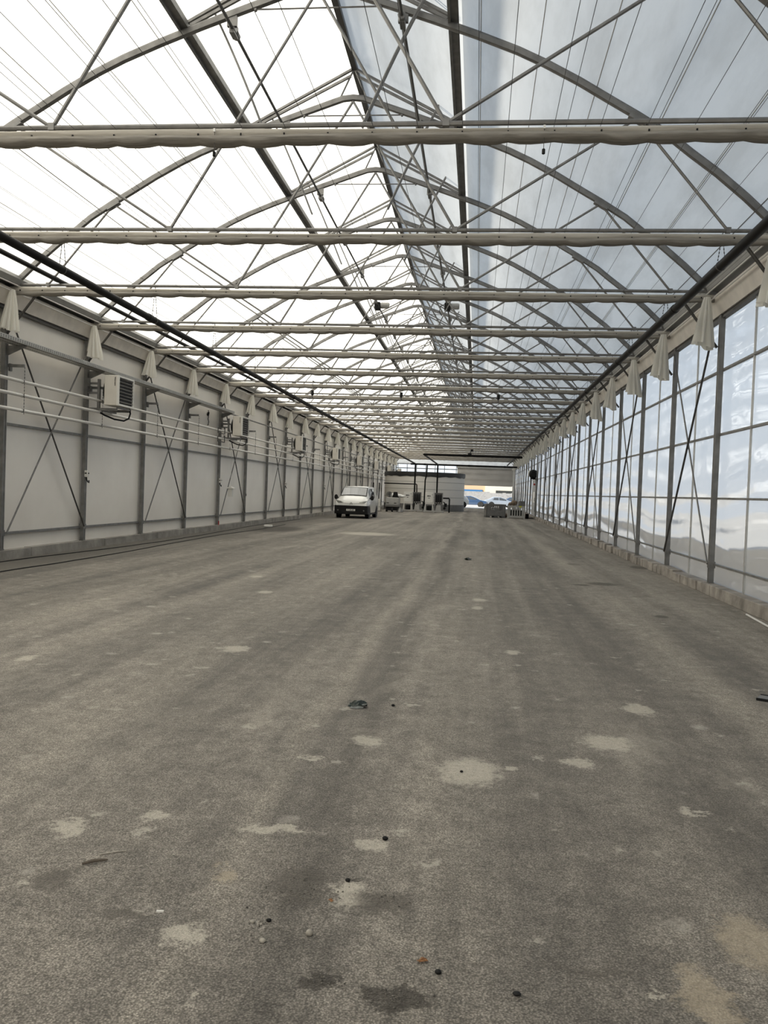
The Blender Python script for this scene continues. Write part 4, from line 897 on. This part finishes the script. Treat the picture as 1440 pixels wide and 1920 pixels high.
for i, (x, y) in enumerate(((-8.55, 69.2), (-8.1, 69.4))):
    pipe('black_pipe', [(x, y, 2.33), (x, y, .01)], .045, 'black upright pipe beside the white wall, %s one' % ('first', 'second')[i])
mb = MB(); mb.lathe([(.05, -.12), (.10, -.1), (.10, .1), (.05, .12)], (-.55, 53.5, 4.16), 'x', 12); mb.path([(-.55, 53.5, 4.2), (-.45, 53.5, 4.42)], .02, 6); mb.cbox(-.42, 53.5, 4.42, .16, .12, .12)
tag(obj('valve', mb, BLACK), 'black motor valve on the pipe crossing high in mid hall', 'valve')

# ------------------------------------------------------------------ floor sweeper, canisters, bag
sw_ = thing('floor_sweeper', 'grey ride-on sweeper with black seat parked past the van', 'sweeper', (-6.75, 67.3, 0))
mb = MB(); mb.prism([(-.52, .58), (.50, .58), (.50, 1.10), (.42, 1.16), (-.48, 1.16), (-.54, 1.1)], 'y', 0, 1.5); bd = obj('body', mb, LGREY, sw_, bevel=.03)
mb = MB(); mb.box(-.46, -.26, -.012, .0, .68, .74); mb.box(.14, .34, -.012, 0, .68, .74); obj('vent_slot', mb, BLACK, bd, smooth=False)
mb = MB(); mb.box(-.56, .54, -.06, 1.6, .40, .60); obj('skirt', mb, MGREY, sw_, bevel=.03)
mb = MB(); mb.box(-.50, .45, .05, 1.5, .10, .42); obj('chassis', mb, BLACK, sw_, smooth=False)
mb = MB(); mb.box(-.05, .45, .35, .85, 1.14, 1.26); mb.prism([(-.04, 1.2), (.44, 1.2), (.36, 1.62), (.06, 1.62)], 'y', .30, .42); obj('seat', mb, BLACK, sw_, bevel=.03)
mb = MB(); n = 24; mb.path([(-.28 + .2 * math.cos(2*PI*i/n), .25 + .03 * math.sin(2*PI*i/n), 1.42 + .19 * math.sin(2*PI*i/n)) for i in range(n + 1)], .028, 8); mb.lathe([(.15, 0), (.15, .02)], (-.28, .25, 1.42), 'y', 18); mb.path([(-.28, .27, 1.4), (-.28, .4, 1.1)], .03, 8); obj('steering_wheel', mb, DGREY, sw_)
wheel(sw_, -.48, .5, .2, .14, -1); wheel(sw_, .46, .5, .2, .14, 1); wheel(sw_, 0, .1, .17, .14, 1)
mb = MB(); mb.lathe([(.05, .40), (.10, .34), (.16, .28), (.30, .02), (.20, .0)], (.62, .15, 0), 'z', 20); mb.path([(.5, .3, .5), (.62, .15, .42)], .03, 6); obj('side_brush', mb, GALV, sw_)
def blob(name, m, pts, label, cat, parent=None, group=None, seed=1):
    rnd = random.Random(seed); mb = MB()
    for (x, y, z, rx_, ry_, rz_) in pts:
        rows = []
        for j in range(9):
            ph = -PI/2 + PI * j / 8; r = []
            for i in range(14):
                a = 2*PI*i/14; q = 1 + .09 * math.sin(3 * a + seed + j) + rnd.uniform(-.06, .06); r.append((x + rx_ * q * math.cos(ph) * math.cos(a), y + ry_ * q * math.cos(ph) * math.sin(a), z + rz_ * math.sin(ph)))
            r.append(r[0]); rows.append(r)
        mb.grid(rows)
    o = obj(name, mb, m, parent, ang=60)
    if label: tag(o, label, cat, group)
    return o
blob('plastic_bag', BAG, [(-6.85, 68.5, 1.32, .42, .3, .17), (-6.35, 68.5, 1.30, .36, .28, .15), (-6.05, 68.45, 1.27, .28, .22, .11), (-6.6, 68.5, 1.46, .22, .2, .12)], 'bundled white plastic sheeting lying on the grey sweeper', 'plastic sheeting', seed=4)
for i in range(3):
    mb = MB(); mb.box(-.15, .15, -.15, .15, 0, .29); mb.lathe([(.05, .29), (.05, .32)], (0, 0, 0), 'z', 10)
    tag(obj('jerrycan', mb, WHITE, None, (-7.92, 67.9, .04 + .32 * i), bevel=.035), 'white plastic canister beside the sweeper, %s of its stack' % ('bottom', 'middle', 'topmost')[i], 'canister', 'stacked canisters beside the sweeper')
mb = MB(); mb.box(-8.15, -7.68, 67.6, 68.2, 0, .04); tag(obj('wooden_board', mb, WOOD, smooth=False), 'low board under the stack of white canisters', 'board')

# ------------------------------------------------------------------ crates by the film wall
cr = thing('pallet_crate', 'dark grey plastic pallet crate with grid openings standing on the asphalt', 'crate', (1.35, 62.6, 0), math.radians(8))
W_, D_, H_ = 1.42, 1.15, .94
def slab(mb, x0, x1, z0, z1, side):
    t = .045
    if side == 'f': mb.box(x0, x1, -D_/2, -D_/2 + t, z0, z1)
    if side == 'b': mb.box(x0, x1, D_/2 - t, D_/2, z0, z1)
    if side == 'r': mb.box(W_/2 - t, W_/2, x0, x1, z0, z1)
    if side == 'l': mb.box(-W_/2, -W_/2 + t, x0, x1, z0, z1)
for side in 'fbrl':
    hw = W_/2 if side in 'fb' else D_/2; mb = MB()
    slab(mb, -hw, hw, .14, .52, side); slab(mb, -hw, -hw * .62, .52, H_, side); slab(mb, hw * .62, hw, .52, H_, side); slab(mb, -hw * .62, hw * .62, .86, H_, side)
    n = 7
    for i in range(n): c_ = -hw * .62 + hw * 1.24 * (i + .5) / n; slab(mb, c_ - .025, c_ + .025, .52, .86, side)
    slab(mb, -hw * .62, hw * .62, .66, .70, side); obj('side_panel', mb, MGREY, cr, smooth=False)
mb = MB(); mb.box(-W_/2 - .02, W_/2 + .02, -D_/2 - .02, D_/2 + .02, H_ - .05, H_); mb.v = mb.v; 
mb = MB()
for (a, b_, c_, d_) in ((-W_/2-.025, W_/2+.025, -D_/2-.025, -D_/2+.05), (-W_/2-.025, W_/2+.025, D_/2-.05, D_/2+.025), (-W_/2-.025, -W_/2+.05, -D_/2+.05, D_/2-.05), (W_/2-.05, W_/2+.025, -D_/2+.05, D_/2-.05)): mb.box(a, b_, c_, d_, H_ - .02, H_ + .05)
obj('rim', mb, MGREY, cr, smooth=False)
mb = MB(); mb.box(-W_/2 + .02, W_/2 - .02, -D_/2 + .02, D_/2 - .02, .12, .17); obj('floor_panel', mb, DGREY, cr, smooth=False)
for x in (-W_/2 + .14, 0, W_/2 - .14):
    mb = MB(); mb.box(x - .14, x + .14, -D_/2, D_/2, 0, .13); obj('runner', mb, DGREY, cr, smooth=False)
mb = MB(); mb.box(-.55, .5, -.4, .42, .17, .5); obj('contents', mb, BLACK, cr, smooth=False)
# pale slatted box pallet
bx_ = thing('slatted_box', 'pale slatted wooden box pallet with scrap piled on it, by the film wall', 'box pallet', (2.92, 62.5, 0), math.radians(-4))
for (x, y) in ((-.58, -.5), (.58, -.5), (-.58, .5), (.58, .5)):
    mb = MB(); mb.box(x - .06, x + .06, y - .05, y + .05, 0, .92); obj('corner_post', mb, LGREY, bx_, smooth=False)
for y in (-.5, .5):
    mb = MB(); mb.box(-.58, .58, y - .04, y + .04, .80, .92); mb.box(-.58, .58, y - .04, y + .04, .08, .20); obj('rail', mb, LGREY, bx_, smooth=False)
    for i in range(6):
        x = -.45 + .18 * i; mb = MB(); mb.box(x - .04, x + .04, y - .03, y + .03, .2, .8); obj('slat', mb, LGREY, bx_, smooth=False)
for x in (-.58, .58):
    mb = MB(); mb.box(x - .03, x + .03, -.45, .45, .70, .90); mb.box(x - .03, x + .03, -.45, .45, .25, .45); obj('rail', mb, LGREY, bx_, smooth=False)
mb = MB(); mb.box(-.55, .55, -.46, .46, .86, .90); obj('top_board', mb, LGREY, bx_, smooth=False)
mb = MB(); mb.box(-.5, .5, -.4, .4, .1, .6); obj('dark_contents', mb, BLACK, bx_, smooth=False)
mb = MB(); mb.prism([(.18, .93), (.42, .93), (.30, .78)], 'y', -.56, -.545); obj('yellow_tag', mb, YELLOW, bx_, smooth=False)
blob('cardboard_scrap', BROWN, [(2.72, 62.4, 1.125, .26, .25, .2), (2.45, 62.4, 1.05, .14, .2, .12)], 'crumpled brown cardboard piled on the slatted box', 'cardboard', seed=9)
mb = MB(); mb.cbox(0, 0, .18, .42, .4, .36); o = tag(obj('carton', mb, MGREY, None, (3.28, 62.5, .92), bevel=.015), 'grey square carton on the slatted box beside the brown scrap', 'carton'); o.rotation_euler = (0, 0, .3)
blob('cardboard_scrap', BROWN, [(2.2, 63.9, .16, .3, .25, .16), (2.02, 63.7, .09, .2, .2, .09)], 'heap of dark scrap on the floor between crate and slatted box', 'scrap', seed=12)
blob('rubble_heap', CONCR, [(3.75, 64.3, .10, .35, .6, .10), (4.0, 63.4, .07, .25, .35, .07)], 'low heap of rubble at the foot of the film wall door', 'rubble', seed=15)
mb = MB(); mb.lathe([(.10, 0), (.12, .03), (.13, .34), (.14, .36)], (3.72, 62.6, 0), 'z', 14); tag(obj('bucket', mb, BLACK), 'small black bucket beside the slatted box', 'bucket')
# side door in the film wall with black fan head above
mb = MB(); ya, yb = yk(13) + .25, yk(14) - .1
mb.box(R - .10, R + .02, ya, ya + .16, 0, 3.0); mb.box(R - .10, R + .02, yb - .12, yb, 0, 3.0); mb.box(R - .10, R + .02, ya, yb, 2.85, 3.05); struct('door_2', mb, ALU, smooth=False)
d2 = bpy.data.objects['door_2']
mb = MB(); mb.box(R - .07, R - .02, ya + .16, yb - .12, .03, 2.85); obj('door_leaf', mb, DOORM, d2, smooth=False)
mb = MB(); mb.box(R - .078, R - .07, ya + .7, yb - .7, 1.2, 2.0); obj('pane', mb, WHITE, d2, smooth=False)
mb = MB(); mb.box(R - .12, R - .07, ya + .3, ya + .36, 1.3, 1.55); obj('handle', mb, BLACK, d2, smooth=False)
mb = MB(); mb.lathe([(.05, 0), (.07, -.02), (.07, -.10), (.03, -.13)], (R - .1, ya + .1, 2.55), 'x', 12); tag(obj('warning_lamp', mb, RED), 'small red lamp on the frame of the film wall door', 'lamp')
fn = thing('fan', 'black round fan head mounted above the film wall door', 'fan', (R - .25, yk(13) + .6, 3.32))
mb = MB(); mb.lathe([(.20, -.30), (.32, -.2), (.34, .15), (.28, .25)], (0, 0, 0), 'y', 24); obj('fan_drum', mb, BLACK, fn)
mb = MB(); mb.box(-.30, -.05, .3, 1.4, -.12, .28); obj('hood', mb, WHITE, fn, bevel=.04); mb = MB(); mb.box(-.2, .2, .0, .08, -.4, -.25); mb.box(.12, .2, -.05, .05, -.3, .3); obj('mount', mb, BLACK, fn, smooth=False)

# ------------------------------------------------------------------ things on the floor
def hose(pts, label):
    P = [Vector(p) for p in pts]; out = []
    for i in range(len(P) - 1):
        for j in range(12):
            f = j / 12; a = P[max(i-1, 0)]; b_ = P[i]; c_ = P[i+1]; d_ = P[min(i+2, len(P)-1)]
            out.append(.5 * ((2*b_) + (c_ - a) * f + (2*a - 5*b_ + 4*c_ - d_) * f*f + (3*b_ - a - 3*c_ + d_) * f**3) + Vector((.012 * math.sin(i * 3 + j * .9), 0, 0)))
    out.append(P[-1]); mb = MB(); mb.path(out, .010, 8); tag(obj('floor_hose', mb, BLACK), label, 'hose', 'black hoses on the floor')
hose([(-9.40, 8, .011), (-9.28, 16, .011), (-9.0, 20, .011), (-8.9, 24.5, .011), (-9.1, 30, .011), (-9.35, 36, .011), (-9.3, 44, .011)], 'black hose on the floor next to the kerb of the white wall')
hose([(-8.5, 8, .011), (-8.33, 14, .011), (-8.25, 18, .011), (-8.5, 26.7, .011), (-8.35, 32, .011), (-8.5, 37, .011)], 'black hose on the floor, further out from the white wall kerb')
mb = MB(); mb.path([(4.12, 13.2, .02), (4.03, 11.8, .02)], .016, 8); tag(obj('white_tube', mb, WHPIPE), 'short white tube lying along the kerb of the film wall', 'tube')
mb = MB(); mb.box(-.18, .18, -.08, .08, 0, .09); o = tag(obj('white_block', mb, WHITE, None, (-8.6, 34.3, 0), bevel=.02), 'small white block lying on the dark damp patch', 'block'); o.rotation_euler = (0, 0, .2)
o = thing('floor_board', 'flat dark-edged board lying at the edge of the floor near the film wall', 'board', (2.95, 7.38, 0), -.5)
mb = MB(); mb.box(-.5, .6, -.085, .085, .0, .016); obj('plate', mb, MGREY, o, smooth=False)
for y in (-.09, .09):
    mb = MB(); mb.box(-.5, .6, y - .008, y + .008, 0, .022); obj('edge_strip', mb, BLACK, o, smooth=False)
def crumple(name, m, c, sx, sy, h, seed, label, cat, rz=0, thick=.004, group=None):
    rnd = random.Random(seed); n = 6; rows = []
    for j in range(n):
        rows.append([((i / (n-1) - .5) * sx + rnd.uniform(-.07, .07) * sx, (j / (n-1) - .5) * sy + rnd.uniform(-.07, .07) * sy, .004 + h * rnd.random() * (1 - abs(i / (n-1) - .5) * .9)) for i in range(n)])
    mb = MB(); mb.grid(rows); o = obj(name, mb, m, None, (c[0], c[1], 0), smooth=False); o.rotation_euler = (0, 0, rz)
    s_ = o.modifiers.new('thickness', 'SOLIDIFY'); s_.thickness = thick; s_.offset = 1
    return tag(o, label, cat, group)
sc_ = crumple('torn_sheet', SCRAPM, (-.86, 6.46), .135, .10, .045, 3, 'crumpled piece of dark green sheet lying in mid floor', 'scrap')
mb = MB(); mb.grid([[(-.055, -.06, .004), (.0, -.068, .004), (.05, -.05, .006)], [(-.06, -.03, .022), (.0, -.025, .03), (.055, -.02, .028)]]); o = obj('lining', mb, SCRAPL, sc_, smooth=False); o['label'] = 'grey inner face'
crumple('torn_sheet', SCRAPM, (-.17, 21.5), .17, .16, .07, 5, 'small black crumpled scrap far down the floor', 'scrap')
crumple('leaf', LEAFM, (-.13, 2.99), .035, .02, .012, 6, 'curled orange-brown dry leaf on the asphalt', 'leaf', .5, .001)
crumple('leaf', LEAFM, (-.53, 3.37), .02, .012, .008, 8, 'tiny brown leaf on the dark gravelly patch', 'leaf', -.8, .001)
mb = MB(); mb.path([(-1.66, 3.49, .008), (-1.62, 3.52, .012), (-1.57, 3.55, .008)], [.005, .008, .004], 7); tag(obj('twig', mb, WOOD), 'short brown twig lying on the asphalt', 'twig')
mb = MB(); mb.path([(-1.63, 3.60, .004), (-1.57, 3.64, .005), (-1.53, 3.66, .004)], .003, 6); tag(obj('straw', mb, PEB), 'thin pale straw just beyond the brown twig', 'straw')
def pebble(x, y, r, label, m=PEB, seed=1, tall=.7):
    return blob('pebble', m, [(x, y, r * tall * .8, r, r * .8, r * tall)], label, 'pebble', seed=seed, group='pebbles on the asphalt')
pebble(-.566, 3.10, .014, 'pale oblong pebble, largest on the asphalt', seed=2, tall=.9)
pebble(-.727, 3.02, .013, 'pale round pebble in front of the dark clod', seed=3)
pebble(-.799, 3.15, .010, 'small pale pebble beside the dark clod', seed=5)
pebble(-.74, 3.17, 0.010, 'dark clod of asphalt among pale pebbles', BLACK, 7)
pebble(-.591, 6.55, 0.014, 'dark lump right beside the crumpled green sheet', BLACK, 8)
pebble(-.028, 5.095, 0.010, 'small dark lump on the large pale floor patch', BLACK, 9)
pebble(-.378, 4.02, 0.015, 'dark lump behind the pale dust patch', BLACK, 10)
pebble(-.49, 3.56, 0.011, 'dark lump at the back edge of the ragged pale patch', BLACK, 14)
pebble(.20, 2.85, 0.015, 'flat dark lump alone on the asphalt', BLACK, 11, .4)
pebble(-.07, 2.93, 0.012, 'dark lump in front of the dry orange leaf', BLACK, 12)
mb = MB(); mb.box(-.014, .014, -.004, .004, 0, .006); o = tag(obj('white_chip', mb, WHITE, None, (-1.178, 3.165, 0), smooth=False), 'tiny white plastic chip on the brown patch', 'chip'); o.rotation_euler = (0, 0, .2)

rnd = random.Random(31); mb = MB()
for cx_, cy_, sx_, sy_, n_ in ((-.69, 3.48, .12, .20, 120), (-.45, 2.83, .07, .07, 40), (-.22, 2.77, .12, .06, 60), (-.3, 3.42, .16, .08, 50), (-.75, 3.15, .08, .12, 40)):
    for _ in range(n_):
        x, y = rnd.gauss(cx_, sx_ * .6), rnd.gauss(cy_, sy_ * .6); r = rnd.uniform(.002, .0055); a = rnd.uniform(0, 6); q = [rnd.uniform(.7, 1.25) for _ in range(6)]
        ca, sa = math.cos(a), math.sin(a)
        pts = [(r * q[0], 0, .3 * r), (0, r * q[1], .35 * r), (-r * q[2], 0, .3 * r), (0, -r * q[3], .25 * r), (.1 * r, 0, r * q[4]), (0, 0, -.3 * r)]
        mb.add([(x + p[0] * ca - p[1] * sa, y + p[0] * sa + p[1] * ca, p[2] + .1 * r) for p in pts], [(0, 1, 4), (1, 2, 4), (2, 3, 4), (3, 0, 4), (1, 0, 5), (2, 1, 5), (3, 2, 5), (0, 3, 5)])
GRAV = mat('loose_gravel', (0.13, 0.118, 0.10), 0.9, 0, 0.75, 60)
o = obj('gravel', mb, GRAV, smooth=False); tag(o, 'loose dark gravel crumbs around the damp patches on the asphalt', 'gravel', kind='stuff')
